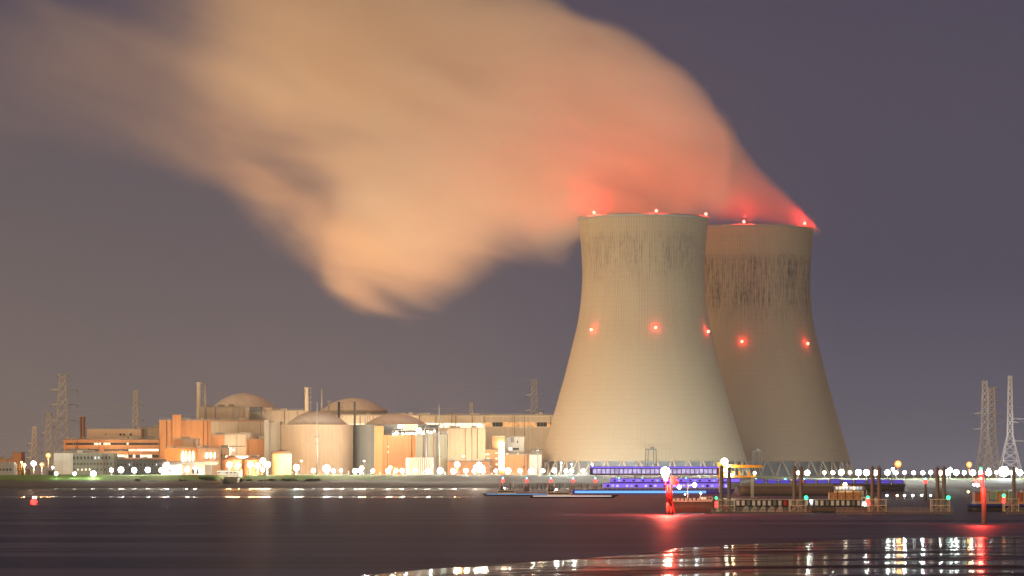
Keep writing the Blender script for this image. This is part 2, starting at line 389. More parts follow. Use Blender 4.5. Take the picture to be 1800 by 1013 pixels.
# ------------------------------------------------------------------ cooling towers
def cooling_tower(cxp, D, k, label, lamps_top, lamps_mid, tm, zscale=1):
    x0 = X(cxp, D); root = thing('cooling_tower', label, 'cooling tower', (x0, D, GZ), 'hyperbolic cooling towers')
    s = 2318/F*k if False else D/F
    prof_px = [(812, 182), (790, 175.5), (770, 169.5), (750, 163.5), (720, 155), (690, 146.5), (660, 138), (630, 130.5), (600, 123), (580, 118), (560, 114), (530, 110), (500, 107.8), (480, 107.2), (455, 108), (430, 109.8), (405, 112), (384, 114)]
    sc = k*s
    prof = [(r*sc, (HY-py)*sc*zscale + CH - GZ) for py, r in prof_px]
    # smooth the profile
    fine = []
    for i in range(len(prof)-1):
        p0 = prof[max(0, i-1)]; p1 = prof[i]; p2 = prof[i+1]; p3 = prof[min(len(prof)-1, i+2)]
        for j in range(4):
            q = j/4
            f = lambda a, b, c, d: .5*((2*b)+(-a+c)*q+(2*a-5*b+4*c-d)*q*q+(-a+3*b-3*c+d)*q**3)
            fine.append((f(p0[0], p1[0], p2[0], p3[0]), f(p0[1], p1[1], p2[1], p3[1])))
    fine.append(prof[-1])
    mb = MB(); mb.lathe(fine, n=240)
    inner = [(r-.9, z) for r, z in reversed(fine)]
    i0 = len(mb.v)
    mb.lathe(inner, n=240)
    # join rim and foot
    n = 240; last = (len(fine)-1)*n
    for k_ in range(n):
        k2 = (k_+1) % n
        mb.f.append((last+k_, last+k2, i0+k2, i0+k_))
        mb.f.append((k_, i0+last+k_, i0+last+k2, k2))
    sh = mb.build('shell', tm, root, True)
    # stiffening ring at the lip and handrail
    rt, zt = prof[-1]
    mb = MB(); mb.lathe([(rt-.2, zt-1.6), (rt+.75, zt-1.2), (rt+.75, zt+.25), (rt-1.2, zt+.25), (rt-1.2, zt-.4)], n=160)
    mb.build('rim', M['grey'], root, True)
    # raking V columns
    rb, zb = prof[0]
    proto = None
    for i in range(40):
        a = 2*math.pi*i/40
        if proto is None:
            mb = MB(); rf = rb+3.2; da = math.pi/40
            for sgn in (-1, 1):
                mb.tube((rf*math.cos(0), rf*math.sin(0), 0), ((rb-.4)*math.cos(sgn*da*.92), (rb-.4)*math.sin(sgn*da*.92), zb+.4), .75, .6, 8)
            proto = mb.build('column', M['tan'], root, True)
        else:
            c = proto.copy(); col.objects.link(c); c.parent = root; c.rotation_euler = (0, 0, a)
    # fill and basin behind the columns
    mb = MB(); mb.lathe([(rb-7, 0), (rb-7, zb+1.5)], n=120); mb.build('fill', M['fill'], root, True)
    mb = MB(); mb.lathe([(rb+6, -.5), (rb+6, 2.2), (rb+5.2, 2.2), (rb+5.2, -.5)], n=120); mb.build('basin', M['grey'], root, True)
    # obstruction lamps
    for (px, py, top) in [(a, b, True) for a, b in lamps_top]+[(a, b, False) for a, b in lamps_mid]:
        zz = Z(py, D)-GZ
        r = rt+.7
        if not top:
            for (ra, za), (rb_, zb_) in zip(fine, fine[1:]):
                if za <= zz <= zb_: r = ra+(rb_-ra)*(zz-za)/(zb_-za)
            r += .9
        else: zz = zt+1.6
        xx = (px-cxp)*D/F*.985
        yy = -math.sqrt(max(0, r*r-xx*xx))
        q = Vector((xx, yy, zz))
        lm = MB().sphere((0, 0, 0), .95).build('obstruction_lamp', M['redhot'], root, True, q)
        MB().tube((0, .3, -1.6), (0, .3, -.7), .25).build('bracket', M['steel'], lm)
        ld = bpy.data.lights.new('obstruction_light', 'POINT'); ld.color = (1, .03, .02); ld.energy = (170000 if px == 1041 else 44000) if top else 1500; ld.shadow_soft_size = .9
        lo = bpy.data.objects.new('obstruction_light', ld); col.objects.link(lo); lo.parent = root; lo.location = q + Vector((0, -2.6 if not top else -.2, 1.2 if not top else 2.5))
    # access stair with ladder cage
    return root, prof
M['trailw'] = glow('pinkish_trail', (1, .75, .7), 1.6); M['gwl'] = glow('green_white_lamp', (.55, 1, .7), 60); M['litv'] = glow('lit_window_violet', (.70, .6, 1), 1.0, .4)
M['violet2'] = paint('dull_violet_trail_tint', (.10, .08, .34), .5)  # light-trail violet put into cabin and casing colour
M['bluehull2'] = paint('navy_paint', (.02, .025, .07), .5)
M['fill'] = wall_mat('drift_fill', (.34, .37, .42), 3, ang=70)
M['tower_a'] = tower_mat('tower_shell_front', 122, 166, .8, 3.0)
M['tower_b'] = tower_mat('tower_shell_rear', 104, 160, 1.5, 41.0)
tA, profA = cooling_tower(1131, 2318, 1.0, 'nearer cooling tower on the left, overlapping the other, with faint dark streaks under its rim',
                   [(1041, 378), (1149, 378), (1240, 381)], [(1036, 583), (1148, 581), (1244, 585)], M['tower_a'])
tB, profB = cooling_tower(1321, 2453, .955, 'further cooling tower standing partly behind the other, heavily streaked with black below its rim',
                   [(1300, 396), (1410, 398)], [(1296, 605), (1415, 607)], M['tower_b'], 1.005)

# gantry cranes / stair frames at the foot of each tower
def foot_frame(pxa, pxb, pyt, D, label, m):
    root = thing('foot_gantry', label, 'gantry', (X((pxa+pxb)/2, D), D, GZ))
    hw = S(pxb-pxa, D)/2; h = Z(pyt, D)-GZ
    for sx_ in (-1, 1):
        mb = MB()
        for dx in (0, -sx_*hw*.45):
            mb.tube((sx_*hw*1.1-dx*.0+dx, -1, 0), (sx_*hw*.9+dx, -1, h), .32)
        mb.tube((sx_*hw*1.05, -1, h*.5), (sx_*hw*.55, -1, h*.5), .2)
        mb.build('leg', m, root)
    MB().box(-hw, hw, -1.6, -.4, h, h+.7).build('top_beam', m, root)
    MB().box(-hw*.1, hw*.6, -2, 0, h+.75, h+1.9).build('hoist', m, root)
foot_frame(1134, 1154, 791, 2238, 'dark steel frame standing against the foot of the nearer cooling tower', M['darksteel'])
foot_frame(1322, 1339, 794, 2370, 'pale steel frame topped in orange at the foot of the further cooling tower', M['steel'])

# ------------------------------------------------------------------ steam plume
PTS_TOP = [(-200, 60), (0, -10), (200, -60), (420, -90), (600, -100), (850, -70), (960, -15), (1020, 32), (1100, 72), (1200, 122), (1262, 172), (1320, 262), (1380, 318), (1420, 360), (1448, 396)]
PTS_BOT = [(-200, 300), (0, 330), (150, 350), (330, 385), (420, 430), (500, 440), (550, 465), (600, 530), (650, 556), (780, 560), (845, 525), (895, 488), (1012, 490), (1036, 440), (1130, 438), (1225, 428), (1262, 402), (1448, 412)]
PTS_YC = [(-200, 2420), (600, 2420), (1000, 2385), (1130, 2375), (1240, 2385), (1300, 2440), (1448, 2453)]
PTS_HY = [(-200, 150), (500, 135), (1000, 128), (1200, 120), (1300, 56), (1400, 38), (1448, 24)]
PTS_DEN = [(-200, .07), (100, .075), (220, .075), (310, .13), (380, .34), (460, .62), (600, .8), (850, .75), (1000, .8), (1100, .8), (1300, 1.0), (1400, 1.2), (1448, 1.4)]
PTS_SOFT = [(-200, 1), (300, 1), (430, .95), (650, .9), (900, .85), (1100, .85), (1300, .75), (1448, .5)]
DP = 2420.0
def interp(pts, px):
    if px <= pts[0][0]: return pts[0][1]
    for (a, va), (b, vb) in zip(pts, pts[1:]):
        if px <= b: return va+(vb-va)*(px-a)/(b-a)
    return pts[-1][1]
def plume():
    mb = MB(); n = 28; pxs = list(range(-200, 1449, 24))+[1456]; marg = 1.12
    for px in pxs:
        # widest limits nearby, so the hull holds the shifted edges
        zt = max(Z(interp(PTS_TOP, px+d), DP) for d in (-30, 0, 30)); zb = min(Z(interp(PTS_BOT, px+d), DP) for d in (-30, 0, 30))
        zc, hz = (zt+zb)/2, (zt-zb)/2*marg+8; yc = interp(PTS_YC, px); hy = interp(PTS_HY, px)*marg+6
        for k in range(n):
            a = 2*math.pi*k/n; mb.v.append((X(px, DP), yc+hy*math.cos(a), zc+hz*math.sin(a)))
    for j in range(len(pxs)-1):
        for k in range(n):
            a = j*n+k; b = j*n+(k+1) % n; mb.f.append((a, b, b+n, a+n))
    mb.f.append(tuple(range(n-1, -1, -1))); mb.f.append(tuple(len(mb.v)-n+k for k in range(n)))
    m = bpy.data.materials.new('steam'); m.use_nodes = True; t = m.node_tree
    t.nodes.remove(t.nodes['Principled BSDF'])
    o = t.nodes['Material Output']
    g = t.nodes.new('ShaderNodeTexCoord').outputs['Object']
    # billows shift the outline
    mp = t.nodes.new('ShaderNodeMapping'); mp.inputs['Scale'].default_value = (.007, .009, .012); t.links.new(g, mp.inputs[0])
    nz = t.nodes.new('ShaderNodeTexNoise'); nz.inputs['Scale'].default_value = 1; nz.inputs['Detail'].default_value = 3
    t.links.new(mp.outputs[0], nz.inputs['Vector'])
    vs = t.nodes.new('ShaderNodeVectorMath'); vs.operation = 'MULTIPLY_ADD'
    t.links.new(nz.outputs['Color'], vs.inputs[0]); vs.inputs[1].default_value = (80, 60, 46); vs.inputs[2].default_value = (-40, -30, -23)
    sep0 = t.nodes.new('ShaderNodeSeparateXYZ'); t.links.new(g, sep0.inputs[0])
    amp = ramp(t, sep0.outputs[0], X(1440, DP), X(1150, DP), .2, 1)
    vm = t.nodes.new('ShaderNodeVectorMath'); vm.operation = 'SCALE'; t.links.new(vs.outputs[0], vm.inputs[0]); t.links.new(amp, vm.inputs['Scale'])
    va = t.nodes.new('ShaderNodeVectorMath'); va.operation = 'ADD'; t.links.new(g, va.inputs[0]); t.links.new(vm.outputs[0], va.inputs[1])
    s = t.nodes.new('ShaderNodeSeparateXYZ'); t.links.new(va.outputs[0], s.inputs[0])
    u = ramp(t, s.outputs[0], X(-200, DP), X(1448, DP))
    def curve(pts, fn):
        n = t.nodes.new('ShaderNodeFloatCurve'); c = n.mapping.curves[0]
        pp = [((px+200)/1648, fn(v)) for px, v in pts]
        c.points[0].location = pp[0]; c.points[1].location = pp[-1]
        for q in pp[1:-1]: c.points.new(*q)
        n.mapping.update(); t.links.new(u, n.inputs['Value']); return n.outputs[0]
    zt = mth(t, 'MULTIPLY_ADD', curve(PTS_TOP, lambda v: (835-v)/1000), 1000*DP/F, CH)
    zb = mth(t, 'MULTIPLY_ADD', curve(PTS_BOT, lambda v: (835-v)/1000), 1000*DP/F, CH)
    yc = mth(t, 'MULTIPLY_ADD', curve(PTS_YC, lambda v: (v-2350)/200), 200, 2350)
    hy = mth(t, 'MULTIPLY', curve(PTS_HY, lambda v: v/200), 200)
    zc = mth(t, 'MULTIPLY', mth(t, 'ADD', zt, zb), .5); hz = mth(t, 'MULTIPLY', mth(t, 'SUBTRACT', zt, zb), .5)
    v = mth(t, 'DIVIDE', mth(t, 'SUBTRACT', s.outputs[2], zc), hz)
    w_ = mth(t, 'DIVIDE', mth(t, 'SUBTRACT', s.outputs[1], yc), hy)
    r2 = mth(t, 'ADD', mth(t, 'MULTIPLY', v, v), mth(t, 'MULTIPLY', w_, w_))
    # streaks drawn out along the flow, broken up by smaller billows
    mp2 = t.nodes.new('ShaderNodeMapping'); mp2.vector_type = 'TEXTURE'
    mp2.inputs['Rotation'].default_value = (0, R(22), 0); mp2.inputs['Scale'].default_value = (300, 130, 80); t.links.new(va.outputs[0], mp2.inputs[0])
    n1 = t.nodes.new('ShaderNodeTexNoise'); n1.inputs['Scale'].default_value = 1; n1.inputs['Detail'].default_value = 5; n1.inputs['Roughness'].default_value = .55; n1.inputs['Distortion'].default_value = .35
    t.links.new(mp2.outputs[0], n1.inputs['Vector'])
    nf = n1.outputs['Fac']
    soft = curve(PTS_SOFT, lambda v: v)
    core = mth(t, 'ADD', mth(t, 'SUBTRACT', 1, r2), mth(t, 'MULTIPLY', mth(t, 'MULTIPLY', mth(t, 'SUBTRACT', nf, .53), 2.5), soft))
    d = ramp(t, core, 0, soft, 0, 1, True)
    d = mth(t, 'MULTIPLY', d, curve(PTS_DEN, lambda v: v))
    d = mth(t, 'MULTIPLY', d, ramp(t, nf, .34, .66, .08, 1.7))
    d = mth(t, 'MULTIPLY', d, ramp(t, s.outputs[0], X(1452, DP), X(1440, DP)))
    d = mth(t, 'MULTIPLY', d, .022)
    pv = t.nodes.new('ShaderNodeVolumePrincipled')
    pv.inputs['Color'].default_value = (.965, .90, .825, 1); pv.inputs['Anisotropy'].default_value = .0
    t.links.new(d, pv.inputs['Density'])
    t.links.new(pv.outputs[0], o.inputs['Volume'])
    ob = mb.build('steam_plume', m, None)
    tag(ob, 'long drifting steam cloud above and left of the cooling towers', 'steam', kind='stuff')
    return ob
PL = plume()

# ------------------------------------------------------------------ plant buildings
def rail(mb, x0, x1, y, z0, h, r=.035, step=1.0):
    n = max(1, int(abs(x1-x0)/step))
    for i in range(n+1): mb.tube((x0+(x1-x0)*i/n, y, z0), (x0+(x1-x0)*i/n, y, z0+h), r*1.1, n=4)
    for q in (1, .62, .3): mb.tube((x0, y, z0+h*q), (x1, y, z0+h*q), r, n=4)
def block(name, label, cat, px0, px1, pyt, D, depth, wm, rm=None, base=None, windows=(), parapet=True, group=None, extra=None):
    """a box-shaped building; windows are (px0, px1, py0, py1, material key); extra blocks on it are (part, px0, px1, py0, py1, material key, proud)"""
    xc = X((px0+px1)/2, D); zb = GZ-.5 if base is None else Z(base, D)
    root = thing(name, label, cat, (xc, D, zb), group)
    hw = S(px1-px0, D)/2; h = Z(pyt, D)-zb
    MB().box(-hw, hw, 0, depth, 0, h).build('wall', M[wm], root)
    if parapet:
        MB().box(-hw-.25, hw+.25, -.25, depth+.25, h+.003, h+.55).build('roof', M[rm or 'roof'], root)
    for wdw in windows:
        a, b, c, d, mk = wdw[:5]
        x0, x1 = X(a, D)-xc, X(b, D)-xc; z1, z0 = Z(c, D)-zb, Z(d, D)-zb
        MB().box(x0, x1, -.10, .02, z0, z1).build('window', M[mk], root)
    if px1-px0 > 38 and h > 8 and parapet:
        rn = random.Random(int(px0*7+pyt)); n_ = int((px1-px0)/26)+1
        for _ in range(n_):
            x = rn.uniform(-hw*.9, hw*.9); w1 = rn.uniform(1, 3); y1 = rn.uniform(3, depth*.6)
            MB().box(x-w1, x+w1, y1, y1+3, h+.56, h+.56+rn.uniform(.9, 2.0)).build('roof_unit', M[rn.choice(['grey', 'cwhite', 'steel'])], root)
        mb = MB(); rail(mb, -hw, hw, .1, h+.55, 1.1, .05, 3.0); mb.build('roof_rail', M['steel'], root)
        for _ in range(n_):
            x = rn.uniform(-hw*.95, hw*.95); MB().tube((x, -.35, 0), (x, -.35, h-.3), .18, n=6).build('downpipe', M[rn.choice(['steel', 'darksteel', 'rust'])], root)
        x = rn.uniform(-hw*.8, hw*.6); MB().box(x, x+2.4, -.14, -.004, .5, 3.4).build('door', M['darksteel'], root)
    for (pn, a, b, c, d, mk, pr) in extra or ():
        x0, x1 = X(a, D)-xc, X(b, D)-xc; z1, z0 = Z(c, D)-zb, Z(d, D)-zb
        MB().box(x0, x1, -pr, -.004, z0, z1).build(pn, M[mk], root)
    return root
def rows(x0, x1, pys, wpx, gap, mk, lit=(), hpx=3, litm='litw', seed=1):
    rnd = random.Random(seed); o = []
    for j, py in enumerate(pys):
        x = x0
        while x+wpx <= x1:
            o.append((x, x+wpx, py, py+hpx, litm if any(a <= x+wpx/2 <= b and jj == j for jj, a, b in lit) else mk)); x += wpx+gap
    return o
def strip(x0, x1, y0, y1, wpx, segs, mk='glass', litm='litw'):
    o = []; x = x0
    while x < x1-.5:
        b = min(x+wpx, x1); c = (x+b)/2
        o.append((x+.15, b-.15, y0, y1, litm if any(p <= c <= q for p, q in segs) else mk)); x = b
    return o

# far left
block('low_shed', 'long low orange-roofed shed at the far left of the plant', 'shed', -30, 24, 808, 2480, 40, 'orange', 'lightroof')
block('tall_shed', 'small taller orange shed rising over the low shed at the far left', 'shed', 22, 37, 796, 2470, 20, 'orange', 'lightroof')
block('low_hut', 'pale blue-grey hut with small windows on the dike at the far left', 'hut', -30, 25, 817, 2240, 14, 'grey', 'lightroof', windows=rows(-8, 22, [824], 4, 2.2, 'glass', hpx=3.5))
# office tower with its penthouse
ww = strip(116, 279, 778.6, 782.4, 4.1, [(165, 176), (181, 195), (221, 227)]) + strip(155, 175, 789.6, 793.2, 4, []) + \
     strip(182, 279, 789.6, 793.2, 4, [(228, 279)]) + strip(200, 279, 799.6, 804.6, 4.2, [(201, 206), (208, 226), (234, 238), (247, 268)])
block('office_block', 'orange-brown office block with long strips of lit windows and a pale penthouse', 'office building', 112, 281, 773, 2420, 40, 'brick', 'roof', windows=ww,
      extra=[('band', 112.3, 280.7, 783.4, 785, 'orange', .3)])
block('penthouse', 'pale box with small dark windows standing on the roof of the orange-brown office block', 'rooftop building', 153, 248, 755.5, 2432, 20, 'pink', 'lightroof', base=772.6,
      windows=[(210, 214, 762, 766, 'glass'), (216.5, 220, 762, 766, 'glass'), (228, 232, 762, 766, 'glass'), (184, 188, 763, 764.4, 'glass'), (224, 227, 769, 772, 'glass')])
block('rear_hall', 'plain tan hall behind the penthouse and the large orange hall', 'hall', 247, 300, 752.5, 2500, 30, 'tan', 'lightroof')
block('laboratory', 'grey-green three-storey laboratory with rows of small dark windows near the left end', 'building', 95, 200, 797.5, 2260, 20, 'green', 'lightroof',
      windows=rows(102, 120, [802.6, 814], 2.2, 1.6, 'glass', hpx=5)+rows(129, 197, [802.6], 2.6, 3.6, 'glass', hpx=5, lit=[(0, 166, 175)], litm='litc')+rows(130, 197, [814], 2.4, 3.4, 'glass', hpx=3.4)+rows(102, 197, [824], 2.4, 4.4, 'glass', hpx=3.4, lit=[(0, 136, 160)]),
      extra=[('stair_tower', 94.7, 128, 797, 834, 'white', .8)])
block('roof_hut', 'small dark grey plant room on the roof of the grey-green laboratory', 'rooftop building', 116, 155, 790.5, 2266, 8, 'grey', 'roof', base=797.2)
block('workshop', 'low blue-grey workshop between the laboratory and the white-lit gatehouse', 'workshop', 200.5, 290, 809, 2300, 20, 'bluegrey', 'roof',
      windows=rows(206, 284, [815, 824], 2.2, 4.6, 'glass', hpx=4, lit=[(0, 226, 231), (0, 270, 277)], litm='litc'))
# large orange hall with its turret
block('large_hall', 'large windowless orange hall with a tall turret at its left end', 'hall', 280, 465, 739.5, 2420, 60, 'orange', 'lightroof',
      extra=[('turret', 304, 319, 729.5, 800, 'orange', 2.6), ('panel', 371, 464.6, 741, 764, 'tan', .5)])
block('tan_hall', 'tan box-shaped building in front of the large orange hall, with a dark door line', 'building', 372, 465, 764.5, 2385, 24, 'tan', 'lightroof',
      extra=[('panel', 372.5, 394, 765, 787, 'orange', .25), ('ledge', 395, 431, 784, 785.6, 'roof', .7)])
block('stepped_annexe', 'small annexe half orange and half pale with a grey side, left of the tan building', 'annexe', 305, 348, 772.5, 2370, 14, 'pink', 'lightroof',
      extra=[('panel', 305.3, 322, 773, 788, 'orange', .25), ('pilaster', 345, 348, 772.6, 788, 'white', .4)])
block('pump_house', 'bright orange pump house whose left wall carries a row of upright lamps', 'building', 290, 402, 788.5, 2350, 18, 'pink', 'lightroof',
      windows=[(293.5, 296, 799, 801.8, 'glass'), (390, 391.6, 799, 803, 'glass'), (394, 395.6, 799, 803, 'glass'), (295, 298, 808.4, 809.8, 'rust')], extra=[('panel', 290.3, 347, 788.8, 834, 'orange', .25)])
for i, (a, b, c) in enumerate([(320, 322.6, 813), (325.6, 327.6, 811), (332.5, 335, 811), (338.5, 340.5, 811), (362, 364.4, 805.5), (369.4, 371.4, 805.5), (377, 378, 806)]):
    D = 2349.2; root = thing('wall_lamp', 'upright glowing wall lamp on the orange pump house, %s' % ['first from the left, the lowest reaching', 'second from the left', 'third from the left and widest', 'fourth from the left', 'fifth, short, on the pale part', 'sixth, short, on the pale part', 'last and faintest, on the pale part'][i], 'wall lamp', (X((a+b)/2, D), D, Z(c, D)), 'upright lamps on the pump house')
    h = S(c-793 if i < 4 else c-795.5, D); r = S(b-a, D)/2
    MB().lathe([(.01, 0), (r, h*.18), (r*.75, h*.6), (r*.5, h*.8), (.01, h)], n=10).build('lamp_tube', M['warm'], root, True)
    MB().box(-.3, .3, .25, .75, 0, h).build('bracket', M['steel'], root)
block('duct_house', 'orange annexe with a rail on its roof, right of the tan building', 'annexe', 432, 465, 772.5, 2368, 15, 'orange', 'lightroof',
      extra=[('pilaster', 432.2, 435, 773, 834, 'brick', .4)])
block('roof_units', 'row of small orange and white ventilation boxes on the orange annexe roof', 'ventilation units', 440, 464, 767.5, 2372, 3, 'white', 'lightroof', base=772,
      extra=[('grille', 441, 446, 768, 771.8, 'orange', .2), ('grille', 447, 449, 768, 771.8, 'glass', .2), ('grille', 451, 454, 768, 771.8, 'glass', .2)])
block('floodlit_canopy', 'long narrow white canopy blazing with light above the two round orange tanks', 'canopy', 396, 454, 801.5, 2330, 6, 'white', 'cwhite', base=807.5,
      extra=[('light_strip', 397, 453, 803, 806, 'warm', .3)])
# low buildings behind the dike
block('gatehouse', 'low white gatehouse lit glaring white, at the left end of the concrete canopy', 'gatehouse', 285, 318, 818, 2215, 10, 'white', 'lightroof',
      windows=rows(289, 301, [825.5], 3, 1, 'glass', hpx=4))
block('concrete_canopy', 'long flat grey concrete canopy in front of the pump house', 'canopy', 285, 381, 812.5, 2225, 16, 'grey', 'roof', base=817.6)
block('cream_store', 'pale low store with a glass front under the concrete canopy', 'store', 318.5, 359, 817.8, 2228, 8, 'cream', 'lightroof',
      windows=[(338, 341, 824, 833, 'glass'), (342, 345, 824, 833, 'litc'), (346, 349, 824, 833, 'glass')], parapet=False)
block('violet_shed', 'lilac shed beside the turquoise one, above the slipway', 'shed', 359.5, 372, 817.5, 2232, 8, 'bluegrey', 'lightroof', parapet=False)
block('turquoise_shed', 'small turquoise shed in front of the pale store', 'shed', 349.5, 359, 825.5, 2214, 5, 'cgreen', 'roof', parapet=False)
block('site_cabin', 'long pale site cabin with paired windows below the round orange tanks', 'cabin', 381, 424, 828, 2206, 6, 'cwhite', 'lightroof',
      windows=rows(383, 386, [830], 1.3, .4, 'glass', hpx=2.4)+rows(397, 402, [830], 1.5, .4, 'glass', hpx=2.4)+rows(404.6, 409, [830], 1.5, .4, 'glass', hpx=2.4)+rows(411, 416, [830], 1.5, .4, 'glass', hpx=2.4))
def tank(px0, px1, pyt, D, label, group='round orange tanks', roofh=2.6, m='orange', rust=True):
    r = S(px1-px0, D)/2; root = thing('storage_tank', label, 'storage tank', (X((px0+px1)/2, D), D+r, GZ-.5), group)
    h = Z(pyt, D)-GZ+.5
    MB().lathe([(r, 0), (r, h)], n=48).build('wall', M[m], root, True)
    MB().lathe([(r+.3, h-.3), (r+.3, h+.2), (r*.5, h+roofh*.75), (r*.18, h+roofh), (.01, h+roofh)], n=48).build('roof', M['rust'], root, True)
    mb = MB()
    for k in range(24):
        a = 2*math.pi*k/24; mb.tube(((r+.2)*math.cos(a), (r+.2)*math.sin(a), h+.2), ((r+.2)*math.cos(a), (r+.2)*math.sin(a), h+1.4), .09, n=4)
    mb.lathe([(r+.12, h+1.3), (r+.28, h+1.3), (r+.28, h+1.45), (r+.12, h+1.45)], n=48)
    mb.build('handrail', M['darksteel'], root)
    MB().box(-r*.35, -r*.1, -r-.12, -r*.9, 0, 2.4).build('door', M['rust'], root)
    return root
tank(388, 424, 808, 2240, 'round orange tank with low conical roof, left one of the side-by-side pair')
tank(424.8, 462, 808, 2244, 'round orange tank with low conical roof, right one of the side-by-side pair')
tank(476.5, 511, 798, 2236, 'taller round orange tank with a rusty conical roof in front of the white tower block')
block('white_tower_block', 'tall notched white concrete block lit from below, left of the round reactor buildings', 'tower block', 464.5, 493, 742.5, 2330, 20, 'white', 'lightroof',
      extra=[('buttress', 464.7, 473.5, 738.5, 834, 'white', 1.2), ('buttress', 482.5, 492.8, 738.5, 834, 'white', 1.2)])

# reactor buildings
def reactor(cxp, rpx, py_wall, py_top, D, label, wm, dome_rpx, base=None, wall_part=True, extra=None, flip=1):
    r = S(rpx, D); rd = S(dome_rpx, D)
    root = thing('reactor_building', label, 'reactor building', (X(cxp, D), D+r, GZ-.5 if base is None else Z(base, D)), 'domed reactor buildings')
    zb = root.location.z; h = Z(py_wall, D)-zb; hd = Z(py_top, D)-zb
    MB().lathe([(r, 0), (r, h), (r+.35, h), (r+.35, h+.7), (r-.8, h+.7), (r-.8, h)], n=96).build('wall', M[wm], root, True)
    k = hd-h; Rr = (rd*rd+k*k)/(2*k); prof = []
    a1 = math.asin(min(1, rd/Rr))
    for i in range(15):
        a = a1*(1-i/14); prof.append((max(.02, Rr*math.sin(a)), hd-Rr+Rr*math.cos(a)))
    MB().lathe([(rd+.6, h-.5), (rd+.6, h+.2)]+prof, n=96).build('dome', M['dome'], root, True)
    MB().lathe([(1.2, hd-.3), (1.2, hd+.25), (.01, hd+.4)], n=16).build('dome_cap', M['grey'], root, True)
    return root
M['rx_a'] = wall_mat('reactor_cladding_sodium_tint', (.64, .52, .39), 3.3, ang=26)  # warm tint holds part of the sodium light on this wall
M['rx_b'] = wall_mat('reactor_cladding_grey', (.34, .37, .39), 4.4, ang=30)
M['rx_c'] = wall_mat('reactor_concrete', (.66, .60, .52), 0, stain=.4)
reactor(424, 62, 722.5, 690, 2480, 'leftmost and largest dome, standing behind the tan and orange halls', 'rx_c', 61)
block('dome_annexe', 'wide tan block in front of the leftmost dome', 'annexe', 352, 436, 716, 2450, 22, 'tan', 'lightroof')
block('dark_annexe', 'dark grey recessed block at the right foot of the leftmost dome', 'annexe', 436.5, 458, 716.5, 2462, 20, 'bluegrey', 'roof', extra=[('panel', 437, 457.6, 724, 760, 'green', .3)])
block('bridge_block', 'long low pale block running from the leftmost dome to the round reactor building', 'building', 458.5, 541, 722.5, 2474, 20, 'tan', 'lightroof', extra=[('parapet', 462, 478, 717, 722, 'pink', .2)])
reactor(553.5, 63.5, 748, 722, 2290, 'left round reactor building with orange lit panelled wall and grey dome', 'rx_a', 56)
reactor(619, 60, 722, 698.5, 2500, 'pale dome seen behind and between the two round reactor buildings', 'rx_c', 59)
reactor(693, 76, 748, 726, 2300, 'right round reactor building with blue-grey wall and orange panels below a grey dome', 'rx_b', 58)
# orange bay and scaffold lights of the right reactor building
block('orange_bay', 'flat orange panelled bay with two small lamps in front of the right round reactor building', 'annexe', 672, 731, 765.5, 2291, 12, 'orange', 'roof',
      windows=[(680.5, 683.5, 784, 787, 'litw'), (680.5, 683.5, 793, 796.5, 'litw')], extra=[('panel', 684, 709, 767, 820, 'brick', .2)])
block('concrete_bay', 'grey-green concrete block with dark vertical recesses at the right of the right reactor building', 'annexe', 730.5, 786, 764, 2284, 22, 'green', 'roof',
      extra=[('recess', 744, 752, 766, 834, 'bluegrey', .15), ('recess', 766, 771, 766, 834, 'bluegrey', .15)])
block('round_wing', 'orange-tan upper wall segment under the right dome', 'annexe', 658, 674, 749.5, 2290, 10, 'orange', 'roof')
r_ = thing('scaffold', 'brightly lit scaffold platform hugging the roof edge of the right reactor building', 'scaffold', (X(733, 2284), 2284, Z(765, 2284)))
mb = MB()
for px in range(690, 772, 8):
    mb.tube((X(px, 2284)-X(733, 2284), -1, 0), (X(px, 2284)-X(733, 2284), -1, S(14 if 698 < px < 765 else 7, 2284)), .14)
for py in (3, 8, 12): mb.tube((X(690, 2284)-X(733, 2284), -1, S(py, 2284)), (X(768, 2284)-X(733, 2284), -1, S(py, 2284)), .12)
mb.build('tube_frame', M['steel'], r_)
MB().box(X(690, 2284)-X(733, 2284), X(768, 2284)-X(733, 2284), -2.2, 0, .2, .5).build('deck', M['steel'], r_)
MB().box(X(708, 2284)-X(733, 2284), X(734, 2284)-X(733, 2284), -.5, 3, S(9, 2284), S(19, 2284)).build('weather_hood', M['cream'], r_)
for i, (px, py, rr) in enumerate([(697, 762, 1.1), (703, 750, 1.4), (708, 763, .7), (714, 762, .6), (720, 763, .6), (726, 762, .6), (737, 757, 1.5), (744, 762, .8), (752, 759, .6), (758, 761, .6), (764, 758, .6), (692, 764, .6), (731, 763, .7)]):
    MB().sphere((X(px, 2284)-X(733, 2284), -1.4, Z(py, 2284)-Z(765, 2284)), rr).build('work_lamp', M['warm'], r_, True)
